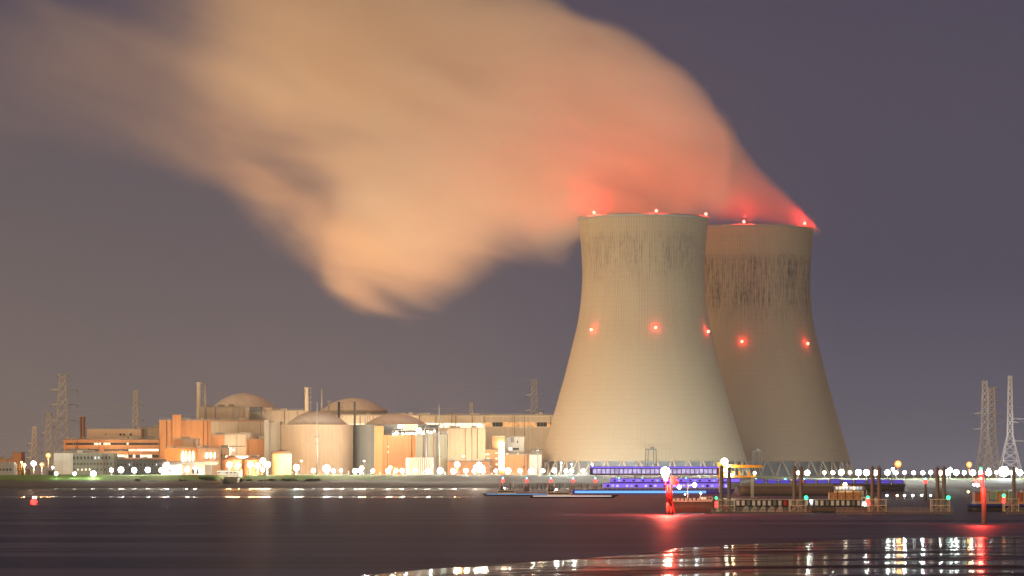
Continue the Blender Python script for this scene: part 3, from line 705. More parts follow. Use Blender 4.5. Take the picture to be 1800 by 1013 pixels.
# striped silo, chimneys and masts
rr = S(23, 2240)
r_ = thing('striped_silo', 'low drum with upright orange and white fins in front of the right reactor building', 'silo', (X(737, 2240), 2240+rr, GZ-.5))
MB().lathe([(rr, 0), (rr, Z(805, 2240)-GZ+.5), (.01, Z(805, 2240)-GZ+.5)], n=48).build('wall', M['orange'], r_, True)
mb = MB()
for k in range(40):
    a = 2*math.pi*k/40; mb.tube(((rr+.2)*math.cos(a), (rr+.2)*math.sin(a), 0), ((rr+.2)*math.cos(a), (rr+.2)*math.sin(a), Z(804.5, 2240)-GZ+.5), .3, n=5)
mb.build('fins', M['cwhite'], r_)
def chimney(px0, px1, pyt, D, base, label, mk, ladder=True, name='chimney', cat='chimney'):
    r = S(px1-px0, D)/2; zb = GZ if base is None else Z(base, D)
    root = thing(name, label, cat, (X((px0+px1)/2, D), D, zb)); h = Z(pyt, D)-zb
    MB().lathe([(r*1.02, 0), (r*.98, h-.8), (r*1.12, h-.8), (r*1.12, h), (r*.7, h), (r*.7, h-2)], n=20).build('flue', M[mk], root, True)
    if ladder:
        mb = MB(); x = r+1.1
        mb.tube((x, -.2, 0), (x, -.2, h), .12, n=4); mb.tube((x+.6, -.2, 0), (x+.6, -.2, h), .12, n=4)
        for k in range(1, 5):
            mb.box(r, x+1.4, -1, .8, h*k/5+h*.16, h*k/5+h*.16+.3)
        mb.build('ladder', M['steel'], root)
    return root
chimney(345.5, 352.6, 672, 2440, 738.5, 'tall pale cylindrical chimney with ladder at the left of the leftmost dome', 'cream')
chimney(535.5, 542.5, 681, 2460, 723, 'tall pale orange chimney with ladder rising between the two rear domes', 'cream')
chimney(140, 144.5, 731.5, 2500, None, 'left one of a pair of slim orange chimneys behind the office block', 'orange', False)
chimney(145.5, 150, 731.5, 2500, None, 'right one of a pair of slim orange chimneys behind the office block', 'orange', False)
chimney(576, 580, 704.5, 2420, 748, 'short pale vent pipe, left one of three in front of the rear pale dome', 'tan', False, 'vent_pipe', 'vent pipe')
chimney(593.5, 598, 706.5, 2410, 748, 'dark vent pipe with collars, middle one of three in front of the rear pale dome', 'darksteel', True, 'vent_pipe', 'vent pipe')
chimney(621.5, 625.5, 706, 2405, 748, 'grey vent pipe, right one of three in front of the rear pale dome', 'grey', False, 'vent_pipe', 'vent pipe')
def mast(px, pyt, D, base, label, r=.35, arms=()):
    zb = GZ if base is None else Z(base, D); root = thing('mast', label, 'mast', (X(px, D), D, zb)); h = Z(pyt, D)-zb
    MB().tube((0, 0, 0), (0, 0, h), r*1.3, r*.7).build('pole', M['steel'], root, True)
    if arms:
        mb = MB()
        for py in arms: z = Z(py, D)-zb; mb.box(-S(3.5, D), S(3.5, D), -.3, .3, z, z+.4); mb.box(-S(3.5, D), -S(2.6, D), -.5, .5, z-.5, z+.8)
        mb.build('arm', M['darksteel'], root)
    return root
mast(361, 675, 2436, 738, 'thin mast just right of the tall chimney by the leftmost dome', .8)
mast(557.5, 707, 2262, None, 'slim lightning mast in front of the left round reactor building', .5, (768, 781))
mast(565.5, 683, 2470, 722, 'thin mast at the left edge of the rear pale dome', .6)
mast(772, 711, 2262, None, 'slim mast beside the grey-green concrete block', .5, (748, 803))
mast(749.5, 745, 2262, None, 'rusty mast in front of the concrete block, shorter than the one to its right', .45)
mast(646, 721, 2440, 745, 'thin left leg antenna on the hall roof in front of the rear pale dome', .3)
mast(650, 721, 2440, 745, 'thin right leg antenna on the hall roof in front of the rear pale dome', .3)
mast(8, 790, 2440, None, 'thin antenna mast on the far left sheds', .3)
mast(945, 785, 2260, None, 'short white post on the roofs close to the nearer cooling tower', .5)

# turbine hall and the buildings before it
block('turbine_hall', 'very long pale hall with a lit window band, reaching behind the nearer cooling tower', 'hall', 541, 1010, 730.5, 2470, 60, 'cream', 'lightroof',
      windows=strip(613, 645, 745, 748, 4.5, [(600, 650)])+strip(735, 852.5, 744, 752, 7.1, [(730, 853)])+strip(853.5, 972, 742.5, 750, 6, [(853, 868), (882, 942), (960, 968)], litm='lito'),
      extra=[('panel', 853, 1009, 733, 741.5, 'tan', .15), ('panel', 853, 1009, 752, 820, 'tan', .3)])
for o in r_.children: pass
block('tan_front_hall', 'large plain peach-coloured hall between the concrete block and the orange stair tower', 'hall', 786.5, 853, 753.5, 2420, 40, 'cream', 'lightroof')
block('brown_plinth', 'low brown building at the foot of the large peach hall', 'building', 786.5, 862, 811.5, 2280, 16, 'brick', 'roof')
block('stair_tower', 'orange stair tower with a column of five glowing bulging windows', 'stair tower', 865.5, 887, 767.5, 2300, 14, 'orange', 'lightroof',
      extra=[('pilaster', 865.7, 868, 768, 832, 'brick', .4)])
r_ = thing('lit_stairwell', 'column of five bright round-ended stairwell windows on the orange stair tower', 'windows', (X(881.5, 2299), 2299.2, Z(829, 2299)))
for py in (781.5, 793, 803, 813, 822.5):
    z = Z(py, 2299)-Z(829, 2299); MB().lathe([(.01, z-1.6), (1.5, z-1.4), (1.75, z), (1.5, z+1.4), (.01, z+1.6)], n=12).build('window', M['lamp2'] if 'lamp2' in M else M['warm'], r_, True)
block('orange_annexe', 'low orange annexe with small lit windows left of the stair tower', 'annexe', 853.5, 877, 790.5, 2290, 10, 'orange', 'roof',
      windows=[(854, 860, 797, 800, 'litw'), (855, 861, 805, 810, 'litw'), (871, 874.5, 795.5, 798, 'litw'), (871, 874.5, 805, 808, 'litw'), (871, 874.5, 815, 818, 'litw'), (850.5, 861, 815, 817.5, 'litw'), (858, 864, 819, 822, 'litc')])
block('white_office', 'white office block with a hatch and a lit window right of the stair tower', 'office building', 887.5, 922, 768.5, 2310, 20, 'white', 'lightroof',
      windows=[(898, 904, 768.8, 778, 'grey'), (908.5, 910.5, 775, 779, 'glass'), (894.5, 900, 787, 791.5, 'litw'), (901, 912, 787.5, 791, 'glass'), (889, 893, 797, 799.5, 'litw'), (899, 905, 796.5, 799.6, 'litw'), (907, 912, 797, 799.6, 'litw')])
block('peach_store', 'low peach store with a brown hatch below the white office block', 'store', 886.5, 930, 800, 2285, 14, 'orange', 'lightroof', windows=[(919, 923, 819, 823.5, 'rust')])
block('white_store', 'low white store touching the foot of the nearer cooling tower', 'store', 930.5, 952, 800, 2283, 10, 'white', 'lightroof')
block('grey_rear_block', 'dim grey block seen between the white office and the nearer cooling tower', 'building', 934, 966, 791, 2440, 20, 'grey', 'roof')

# ------------------------------------------------------------------ pylons
def pylon(px, pyt, D, base_px, top_px, label, arms, style='lattice', m='pylonsteel', base_py=None, th=.22, bays=9):
    th *= .75
    zb = GZ if base_py is None else Z(base_py, D)
    root = thing('pylon', label, 'electricity pylon', (X(px, D), D, zb), 'lattice electricity pylons'); h = Z(pyt, D)-zb
    wb, wt = S(base_px, D)/2, S(top_px, D)/2
    def hw(z):
        q = z/h
        if style == 'waist':
            return wb+(wt*1.6-wb)*(q/.42) if q < .42 else wt*1.6+(wt-wt*1.6)*(q-.42)/.58
        return wb+(wt-wb)*q
    zs = [h*(1-(1-i/bays)**1.25) for i in range(bays+1)]
    mb = MB()
    for sx_ in (-1, 1):
        for sy in (-1, 1):
            mb = MB()
            for a, b in zip(zs, zs[1:]): mb.tube((sx_*hw(a), sy*hw(a), a), (sx_*hw(b), sy*hw(b), b), th*1.25, n=4, cap=False)
            mb.build('leg', M[m], root)
    mb = MB()
    for a, b in zip(zs, zs[1:]):
        A, B = hw(a), hw(b)
        for c in ((0, 1), (1, 0)):
            for s_ in (-1, 1):
                P = lambda u, z, wd: ((u*wd, s_*wd, z) if c[0] == 0 else (s_*wd, u*wd, z))
                mb.tube(P(-1, a, A), P(1, b, B), th, n=3, cap=False); mb.tube(P(1, a, A), P(-1, b, B), th, n=3, cap=False)
                mb.tube(P(-1, b, B), P(1, b, B), th, n=3, cap=False)
    mb.build('bracing', M[m], root)
    for py, wl, wr in arms:
        z = Z(py, D)-zb; ml, mr_ = S(wl, D), S(wr, D); k = hw(z)
        dz = S(2.2, D)
        for sgn, ln in ((-1, ml), (1, mr_)):
            if ln <= 0: continue
            mb = MB()
            for y in (-k, k):
                mb.tube((sgn*k, y, z), (sgn*(k+ln), 0, z), th, n=3, cap=False); mb.tube((sgn*k, y, z+dz), (sgn*(k+ln), 0, z), th, n=3, cap=False)
            for q in (.33, .66): mb.tube((sgn*(k+ln*q), 0, z), (sgn*(k+ln*q), 0, z+dz*(1-q)), th, n=3, cap=False)
            mb.build('crossarm', M[m], root)
            MB().tube((sgn*(k+ln), 0, z), (sgn*(k+ln), 0, z-S(5, D)), .2, n=4).build('insulator', M['darksteel'], root)
    return root
pylon(110, 659, 2900, 32, 9, 'tallest pylon on the left, broad and faint, with three wide crossarms', [(686, 16, 20), (712, 13, 18), (740, 14, 16), (659.5, 5, 5)], th=.30, bays=10)
pylon(85.5, 725, 2700, 15, 7, 'slim pylon between the smallest and the tallest pylon on the left', [(726, 1.5, 1.5), (762, 8, 0), (750, 0, 6)], th=.26)
pylon(60.5, 750, 2450, 15, 5, 'smallest leftmost pylon, brightly lit at its foot', [(780, 8, 6), (793, 8, 8), (805, 8, 0)], th=.26)
pylon(238.5, 686, 2700, 15.5, 6.5, 'slender pylon behind the pale penthouse', [(711, 0, 9), (737, 0, 9)], th=.26, bays=14)
pylon(828.5, 708, 2700, 10, 4.5, 'small pylon top behind the long hall, left of the taller one', [], th=.26, bays=12)
pylon(939, 667.5, 2800, 17, 8, 'straight tall pylon behind the long hall near the nearer cooling tower', [(695, 11, 11), (722, 11, 11)], th=.27, bays=14)
pylon(1731, 670, 2750, 34, 8, 'left one of the two overlapping pale pylons at the far right, the taller of them', [(684, 1, 10), (727, 14, 5), (755, 16, 5)], 'waist', th=.27, bays=13)
pylon(1743, 682, 2950, 30, 9, 'right one of the two overlapping pale pylons, its arms pointing right', [(682.5, 0, 8), (706, 0, 12), (730, 0, 12), (757, 0, 16)], 'waist', th=.27, bays=13)
pylon(1775.5, 661, 2700, 42, 6, 'rightmost pale pylon standing alone behind the brightest floodlight', [(737, 0, 28), (776, 0, 28), (743, 0, 12)], 'waist', th=.28, bays=14)
# power lines
def wire(pts, label, sag=6):
    mb = MB()
    for (a, b) in zip(pts, pts[1:]):
        prev = None
        for i in range(17):
            q = i/16; P = Vector(a).lerp(Vector(b), q); P.z -= sag*4*q*(1-q)
            if prev is not None: mb.tube(prev, P, .14, n=3, cap=False)
            prev = P
    tag(mb.build('power_line', M['steel']), label, 'power line', 'overhead power lines')
def W(px, py, D): return (X(px, D), D, Z(py, D))
wire([W(770, 676, 3050), W(939-15, 667, 2800), W(1100, 676, 2600)], 'topmost faint power line from the tall pylon behind the long hall')
wire([W(700, 713, 3050), W(924, 695, 2800), W(1100, 702, 2600)], 'upper power line on the left arm level of the tall pylon by the cooling tower')
wire([W(700, 738, 3050), W(924, 722, 2800), W(1100, 726, 2600)], 'lower power line on the lower arm of the tall pylon by the cooling tower')
wire([W(-60, 706, 3050), W(94, 686, 2900)], 'power line leaving the top arm of the tallest left pylon to the left')
wire([W(130, 740, 2900), W(247, 744, 2700)], 'power line between the tallest left pylon and the slender one behind the penthouse')
wire([W(1649, 738, 3100), W(1717, 755, 2750)], 'power line reaching left from the pair of pylons at the far right')
wire([W(1790, 737, 2700), W(1860, 731, 2500)], 'power line leaving the rightmost pylon on its upper arm')

wire([W(-60, 735, 3050), W(97, 712, 2900), W(235, 711, 2700)], 'power line through the middle crossarm of the tallest left pylon')
wire([W(-60, 760, 3050), W(97, 740, 2900)], 'power line leaving the lowest crossarm of the tallest left pylon')
wire([W(126, 690, 2900), W(247, 711, 2700), W(420, 722, 2560)], 'power line from the tallest left pylon past the slender one to the domes')
wire([W(1500, 712, 3300), W(1717, 727, 2750), W(1770, 737, 2700)], 'power line crossing the pair of far right pylons towards the rightmost one')
wire([W(1755, 706, 2950), W(1860, 700, 2700)], 'power line leaving the right one of the paired far right pylons')
wire([W(1803, 776, 2700), W(1860, 780, 2500)], 'power line leaving the rightmost pylon on its lower arm')
# ------------------------------------------------------------------ lamps
rnd = random.Random(4)
def fence_lamp(px, py, D, r, label, group, mk='lamp', zb=None, light=0):
    z0 = GZ if zb is None else zb
    root = thing('dike_lamp', label, 'lamp', (X(px, D), D, z0), group); z = Z(py, D)-z0
    MB().tube((0, 0, 0), (0, 0, z-r*.7), .13, .10).build('post', M['steel'], root)
    MB().sphere((0, -.3, z), r, 12, 8).build('lamp_head', M[mk], root, True)
    if light:
        ld = bpy.data.lights.new('lamp_light', 'POINT'); ld.energy = light; ld.color = (1, .86, .68) if px < 960 else (.92, 1, .9); ld.shadow_soft_size = 1
        lo = bpy.data.objects.new('lamp_light', ld); col.objects.link(lo); lo.parent = root; lo.location = (0, 2.2, z+1.8)
    return root
def sect(px):
    for lim, s_ in [(180, 'low on the bank below the grey-green laboratory'), (300, 'in front of the blue-grey workshop'), (470, 'before the orange pump house and tanks'), (618, 'in front of the left round reactor building'),
                    (786, 'in front of the right round reactor building'), (945, 'in front of the peach hall and stair tower'), (1160, 'in front of the nearer cooling tower'),
                    (1330, 'between the nearer cooling tower and the yellow gantry'), (1500, 'in front of the further cooling tower'), (1640, 'right of the further cooling tower'), (1900, 'on the grassy dike by the pale pylons')]:
        if px < lim: return s_
lamp_x = [98.7, 131, 164, 196, 212.7, 236, 260, 283.7, 462, 551, 574.6, 586, 599.5, 624, 633, 655.5, 682.5, 696, 707, 730, 752, 774, 797, 819, 833, 842, 849, 871.5, 893, 914, 934, 954.5, 974.6, 995, 1005, 1025, 1045, 1065,
          1085, 1105, 1124, 1143, 1162, 1182, 1201.6, 1219.5, 1238, 1257, 1275, 1403, 1419, 1449, 1464, 1479, 1494, 1509, 1523, 1538.5, 1560, 1575, 1590, 1606, 1622, 1636, 1652.5, 1665, 1681, 1695, 1709.6, 1723.6, 1737.8, 1751.7, 1778, 1793]
for k_, px in enumerate(lamp_x):
    py = 833 if px < 170 else (826.5 if px < 470 else (828 if px < 1330 else 831))
    D = 2140 if px < 170 else 2161+rnd.uniform(-2, 2)
    fence_lamp(px, py+rnd.uniform(-.5, .5), D, (1.6 if px > 500 else 1.55)*rnd.uniform(.6, 1.15), 'short-posted white dike lamp '+sect(px), 'white lamps along the dike', mk=rnd.choice(['lamp', 'lamp', 'lampcool', 'lampgreen', 'warm']), zb=(5.5 if px < 170 else None), light=(42000 if k_ % 2 == 0 and 170 < px else 0))
def flood(px, py, D, r, label, mk, E, color, name='floodlight', up=False):
    if mk != 'sodiumsoft': r *= .78
    root = thing(name, label, 'floodlight', (X(px, D), D, GZ)); z = Z(py, D)-GZ
    MB().tube((0, 0, 0), (0, 0, z-r*.6), .28, .16, 8).build('pole', M['steel'], root, True)
    hd = MB().sphere((0, 0, z), r, 14, 9).build('lamp_head', M[mk], root, True)
    MB().box(-r*.8, r*.8, r*.9, r*1.2, z-r*.8, z+r*.8).build('housing', M['darksteel'], hd)
    ld = bpy.data.lights.new('flood_light', 'POINT'); ld.energy = E; ld.color = color; ld.shadow_soft_size = r*.8
    lo = bpy.data.objects.new('flood_light', ld); col.objects.link(lo); lo.parent = root; lo.location = (0, -r-1.2, z+.3)
    return root
SOD = (1, .42, .12); WHT = (.9, 1, .92)
flood(803.5, 817, 2262, 2.3, 'sodium floodlight at the foot of the large peach hall', 'sodiumbig', 26000, SOD)
flood(85, 801, 2400, 1.8, 'orange lamp on the slim pylon side behind the laboratory', 'sodiumsoft', 30000, SOD)
flood(293, 818, 2205, 2.2, 'white floodlight over the low white gatehouse', 'lampbig', 30000, WHT)
flood(329, 826, 2205, 2.0, 'white floodlight in front of the pale store', 'lamp', 14000, WHT)
flood(343, 823, 2212, 1.5, 'small white floodlight by the glass front of the pale store', 'lamp', 9000, WHT)
flood(403, 817, 2215, 2.3, 'glaring orange-white floodlight before the left of the two round tanks', 'warm', 70000, SOD)
flood(418, 818, 2215, 2.0, 'smaller glaring floodlight between the two round tanks', 'warm', 26000, SOD)
flood(440, 817, 2218, 2.3, 'glaring orange-white floodlight before the right of the two round tanks', 'warm', 70000, SOD)
flood(453, 819, 2218, 2.2, 'lower floodlight at the right edge of the right round tank', 'warm', 26000, SOD)
flood(462, 810, 2225, 2.2, 'warm floodlight just right of the two round tanks', 'warm', 40000, (1, .7, .4))
flood(470, 817, 2216, 2.6, 'warm floodlight lighting the white tower block from below', 'warm', 120000, (1, .72, .45))
flood(521, 822, 2222, 2.4, 'cool white floodlight at the left foot of the left round reactor building', 'lampbig', 70000, (.75, 1, .85))
flood(574, 824, 2228, 3.0, 'biggest white floodlight at the foot of the left round reactor building', 'lampbig', 52000, WHT)
flood(636, 823, 2238, 1.7, 'orange floodlight between the two round reactor buildings', 'sodium', 46000, SOD)
flood(686, 822, 2240, 1.4, 'dim orange floodlight under the orange bay', 'sodium', 26000, SOD)
flood(842, 817, 2250, 2.0, 'white floodlight rising over the row at the right of the peach hall', 'lampbig', 24000, (1, .8, .55))
flood(836, 821, 2250, 1.5, 'second white floodlight crowding beside the taller one near the peach hall', 'lamp', 12000, (1, .8, .55))
flood(849, 822, 2250, 1.5, 'third white floodlight, nearest the orange annexe', 'lamp', 12000, (1, .7, .4))
flood(305, 820, 2330, .8, 'unseen added sodium light before the orange pump house', 'sodium', 36000, SOD)  # unseen light added to give the orange walls a sodium wash
flood(59, 815, 2300, 2.0, 'white floodlight at the foot of the leftmost pylon', 'lampbig', 30000, (1, .75, .45))
flood(74, 817, 2300, 1.5, 'orange floodlight right of the foot of the leftmost pylon', 'sodiumsoft', 20000, SOD)
flood(43, 818, 2300, 1.2, 'small orange floodlight among the yellow tree branches', 'sodium', 16000, SOD)
flood(38, 813, 2330, .7, 'tiny orange lamp above the yellow tree', 'sodium', 6000, SOD)
flood(93, 822, 2235, .8, 'small blue-white lamp beside the bare tree', 'lamp', 6000, WHT)
flood(1578.5, 816, 2500, 2.5, 'large orange street lamp right of the further cooling tower', 'sodiumsoft', 30000, SOD)
flood(1703.5, 817, 2500, 2.1, 'orange street lamp left of the pale pylons', 'sodiumsoft', 24000, SOD)
flood(1764.5, 829, 2160, 4.0, 'dazzling blue-white floodlight under the rightmost pylon, brightest lamp of all', 'lampbig', 30000, (.8, .9, 1))
flood(1569.6, 825, 2300, 1.3, 'white lamp on a taller pole beneath the large orange street lamp', 'lamp', 8000, WHT)
flood(1670, 827, 2200, 1.9, 'higher white lamp beside the right pile pair', 'lamp', 8000, WHT)
flood(1005, 816, 2236, .5, 'thin pole lamp in front of the left part of the nearer cooling tower', 'lamp', 3000, WHT)
flood(986.5, 814, 2236, .5, 'leftmost thin pole lamp by the raking columns of the nearer cooling tower', 'lamp', 3000, WHT)
flood(1041, 817, 2236, .7, 'thin pole lamp at the left end of the violet ship', 'lamp', 3000, WHT)

# ------------------------------------------------------------------ river works
def dolphin_light(px, D, base_py, top_py, lamp_py, label, n=4, group='red-lit mooring piles'):
    root = thing('mooring_dolphin', label, 'mooring dolphin', (X(px, D), D, -1), group)
    h = Z(top_py, D)+1; w_ = S(9, D)/2
    for i in range(n):
        MB().tube((-w_+2*w_*i/(n-1), (i % 2)*1.5, 0), (-w_*.9+1.8*w_*i/(n-1), (i % 2)*1.5, h-(1.2 if i else 0)), .42, .4, 8).build('pile', M['wood'] if i else M['steel'], root, True)
    MB().box(-w_*1.05, w_*1.05, -.5, 2, h-3.2, h-2.8).build('cross_beam', M['wood'], root)
    zl = Z(lamp_py, D)+1
    MB().tube((.3, 0, h-3), (.3, 0, zl-.8), .15).build('lamp_post', M['steel'], root)
    MB().sphere((.3, -.2, zl-.5), .95).build('red_lamp', M['redl'], root, True)
    MB().sphere((.3, -.2, zl+1.1), .42).build('cyan_lamp', M['cyanl'], root, True)
    return root
ordn = ['leftmost', 'second from the left', 'third from the left', 'fourth from the left', 'fifth from the left, beside the ship', 'sixth, over the ship', 'seventh, over the ship', 'eighth, right of the tall beacon', 'ninth, left of the yellow gantry', 'tenth, right of the yellow gantry', 'eleventh, between the pile pairs', 'twelfth, by the second pile pair']
for i, px in enumerate([883, 925, 967.5, 1006.5, 1045.5, 1087, 1128.6, 1205, 1259.5, 1328, 1379.5, 1412.5]):
    dolphin_light(px, 1935 if i < 4 else 1960, 866, 851, 844 if i < 8 else 845.5, 'red-lit mooring piles, %s of the row below the dike' % ordn[i])
root = thing('beacon_pole', 'single dark pole with a red lamp standing in the water between the right pile pairs', 'beacon', (X(1627, 1300), 1300, -1))
MB().tube((0, 0, 0), (0, 0, Z(850, 1300)+1), .5, .4, 10).build('pole', M['wood'], root, True)
MB().sphere((0, 0, Z(847, 1300)+1), .8).build('red_lamp', M['redl'], root, True)
MB().sphere((0, 0, Z(842, 1300)+1), .35).build('cyan_lamp', M['cyanl'], root, True)
# small fender poles in front of the dike
pole = None
for px in [x for x in range(895, 1262, 8)]:
    D = 2040+rnd.uniform(-12, 12); x = px+rnd.uniform(-2.5, 2.5); h = Z(850+rnd.uniform(-2.4, 2.5), D)-.5
    o = MB().tube((0, 0, 0), (0, 0, h), .33, .28, 6).build('fender_pole', M['steel'] if rnd.random() < .3 else M['wood'], None, True, (X(x, D), D, .5))
    tag(o, 'thin upright pole in the row of bare poles at the foot of the dike', 'pole', 'bare poles along the foot of the dike')

def pile_pair(pxs, pyts, D, label, lower=None, brace=True, steel=False, hwpx=3.4):
    root = thing('pile_pair', label, 'mooring piles', (X(sum(pxs)/len(pxs), D), D, -2), 'tall steel mooring piles')
    for px, pt in zip(pxs, pyts):
        r = S(hwpx, D); h = Z(pt, D)+2; x = X(px, D)-root.location.x
        pl = MB().lathe([(r, 0), (r, h-.12), (r*.95, h), (.01, h)], n=24, cx=x).build('pile', M['pile'], root, True)
        MB().lathe([(r*.35, h), (r*.35, h+.35), (.01, h+.4)], n=10, cx=x).build('cap', M['darksteel'], pl, True)
    if len(pxs) > 1:
        x0, x1 = [X(p, D)-root.location.x for p in pxs]
        for py in (847.5, 874.5):
            z = Z(py, D)+2; MB().box(x0+S(hwpx*.8, D), x1-S(hwpx*.8, D), -.15, .15, z-.12, z+.12).build('brace', M['darksteel'], root)
    return root
pile_pair((1268.5, 1281.5), (819, 821), 885, 'tall pair of mooring piles under the yellow gantry')
pile_pair((1396.3, 1408), (821, 821), 885, 'tall pair of mooring piles by the left green light')
pile_pair((1533.5, 1545.2), (821.5, 821.5), 885, 'tall pair of mooring piles right of the container barge')
pile_pair((1647.8, 1659.3), (822.5, 822), 885, 'tall pair of mooring piles by the right green light')
pile_pair((1782,), (822,), 885, 'single tall mooring pile at the far right beside the dazzling floodlight', hwpx=3.2)
mastp = mast(1545.5, 811, 886, 822, 'thin rod on the top of the pile right of the container barge', .04)

# pontoon landings with railings and truss gangways
def pontoon(pa, pb, D, label, towers, steps=None, trussseg=None):
    xc = X((pa+pb)/2, D); root = thing('pontoon', label, 'pontoon', (xc, D, 0), 'floating landing stages')
    x0, x1 = X(pa, D)-xc, X(pb, D)-xc
    MB().box(x0, x1, -1.4, 1.4, -.3, .35).build('float', M['darksteel'], root)
    MB().box(x0-.1, x1+.1, -1.5, 1.5, .353, .5).build('deck', M['deck'], root)
    mb = MB(); rail(mb, x0, x1, -1.4, .5, 1.1, .045, 1.3); mb.build('handrail', M['steel'], root)
    mb = MB(); n = int((x1-x0)/1.1)
    for i in range(n): mb.tube((x0+i*1.1, -1.45, .1), (x0+i*1.1+.5, -1.47, 1.2), .05, n=4)
    for z in (.05, .62, .9, 1.25): mb.tube((x0, -1.47, z), (x1, -1.47, z), .045, n=4)
    mb.build('fender_frame', M['steel'], root)
    for a, b, py in towers:
        ax, bx_ = X(a, D)-xc, X(b, D)-xc; zt = Z(py, D); mb = MB()
        for x in (ax, bx_):
            for y in (-1.6, 1.6): mb.tube((x, y, .5), (x, y, zt), .11, n=5)
        mid = (ax+bx_)/2; mb.tube((mid, -1.6, .5), (mid, -1.6, zt), .08, n=5)
        for z in (zt, zt*.5+.3): mb.box(ax-.15, bx_+.15, -1.7, -1.5, z-.1, z+.06); mb.box(ax-.15, bx_+.15, 1.5, 1.7, z-.1, z+.06)
        mb.tube((ax, -1.6, .5), (mid, -1.6, zt*.5+.3), .06, n=4); mb.tube((bx_, -1.6, .5), (mid, -1.6, zt*.5+.3), .06, n=4)
        for x in (ax, bx_): mb.box(x-.08, x+.08, -1.65, 1.65, zt-.1, zt+.05)
        mb.build('landing_frame', M['cream'], root)
        mb = MB(); rail(mb, ax, bx_, -1.65, zt*.5+.3, .9, .04, .8); mb.build('frame_rail', M['steel'], root)
    if steps:
        a, b = steps; mb = MB(); x = X(a, D)-xc; xe = X(b, D)-xc
        while x < xe-1.8:
            for k in range(5): mb.box(x+.15*k, x+1.6-.05*k, -1.75-.02*k, -1.6, .55+k*.28, .66+k*.28)
            mb.tube((x-.1, -1.7, .5), (x+.8, -1.7, 2.0), .06, n=4)
            x += 2.2
        mb.build('step_rack', M['cwhite'], root)
    return root
pontoon(1250, 1425, 884, 'long railed pontoon landing with stepped racks and two pale frames, left of the container barge', [(1262, 1291, 879), (1388, 1416, 879)], (1305, 1390))
pontoon(1470, 1560, 884, 'short pontoon with a pale railed frame beside the third pile pair', [(1527, 1557, 878.5)])
pontoon(1561, 1674, 884, 'low pontoon with a railed frame at the right green light', [(1637, 1668, 878)])
pontoon(1770, 1830, 884, 'railed pontoon at the far right edge under the single pile', [(1764.5, 1789, 877)])

def lit_post(px, D, zb, ptop, lamps, label, cat='signal light'):
    root = thing('signal_post', label, cat, (X(px, D), D, zb))
    MB().tube((0, 0, 0), (0, 0, Z(ptop, D)-zb), .07, n=6).build('post', M['steel'], root)
    for py, r, mk in lamps:
        MB().sphere((0, -.1, Z(py, D)-zb), r, 10, 7).build('lamp', M[mk], root, True)
    MB().box(-.3, .3, .1, .25, Z(lamps[-1][0], D)-zb-.5, Z(lamps[0][0], D)-zb+.4).build('back_plate', M['darksteel'], root)
    return root
D = 882
lit_post(1417, D-1, .5, 876, [(875, .5, 'greenl')], 'green signal light on a post beside the second pile pair')
lit_post(1667, D-1, .5, 876, [(875, .5, 'greenl')], 'green signal light on a post at the right end of the low pontoon')
lit_post(1525.5, D-2, .5, 873, [(874.5, .38, 'greenl'), (880, .42, 'redl'), (885, .55, 'redl')], 'post with one green over two red lamps at the stern of the container barge')
lit_post(1764.3, D-2, .5, 870, [(871.5, .45, 'greenl'), (877, .42, 'redl'), (881.5, .5, 'redl')], 'post with one green over two red lamps on the far right pontoon')
lit_post(1259, D-3, .5, 873, [(875.5, .33, 'greenl'), (884, .40, 'redl'), (889.5, .45, 'redl')], 'post with a green and two red lamps at the left end of the long pontoon')
ring = thing('lifebuoy', 'red lifebuoy hanging on the rail of the long pontoon', 'lifebuoy', (X(1275, 881), 881, Z(893, 881)))
mb = MB()
for k in range(20):
    a, b = 2*math.pi*k/20, 2*math.pi*(k+1)/20; mb.tube((.38*math.cos(a), 0, .38*math.sin(a)), (.38*math.cos(b), 0, .38*math.sin(b)), .11, n=6, cap=False)
mb.build('ring', M['red'], ring, True)

# yellow gantry above the first pile pair
D = 1500
g_ = thing('loading_gantry', 'yellow-orange loading gantry with a bright lamp on top of it', 'gantry', (X(1300, D), D, 2)); xo = X(1300, D)
def gx(px): return X(px, D)-xo
def gz(py): return Z(py, D)-2
MB().box(gx(1270), gx(1340), -1, 1, gz(822.5), gz(817.5)).build('jib', M['yellow'], g_)
MB().box(gx(1260), gx(1327), -1, 1, gz(839.5), gz(836.5)).build('lower_beam', M['yellow'], g_)
mb = MB()
for px in (1273, 1289, 1300, 1316, 1326): mb.box(gx(px)-.45, gx(px)+.45, -.8, .8, gz(836.4), gz(828.5)); 
mb.build('stanchions', M['yellow'], g_)
MB().box(gx(1261), gx(1276), -1.2, 1.2, gz(821.5), gz(813)).build('cabin', M['yellow'], g_)
MB().box(gx(1264), gx(1270), -.8, .8, 0, gz(822)).build('leg', M['yellow'], g_)
MB().box(gx(1320), gx(1325), -.8, .8, -3, gz(839.6)).build('leg', M['grey'], g_)
for px, py, r in ((1273, 811.5, 1.5), (1279, 820, .9), (1277, 835, 1.0), (1286, 835.5, .7), (1326, 832, .6)):
    MB().sphere((gx(px), -1.9, gz(py)), r).build('lamp', M['warm'], g_, True)
ld = bpy.data.lights.new('gantry_light', 'POINT'); ld.energy = 4500; ld.color = (1, .7, .35); ld.shadow_soft_size = .8
lo = bpy.data.objects.new('gantry_light', ld); col.objects.link(lo); lo.parent = g_; lo.location = (gx(1283), -5, gz(815))

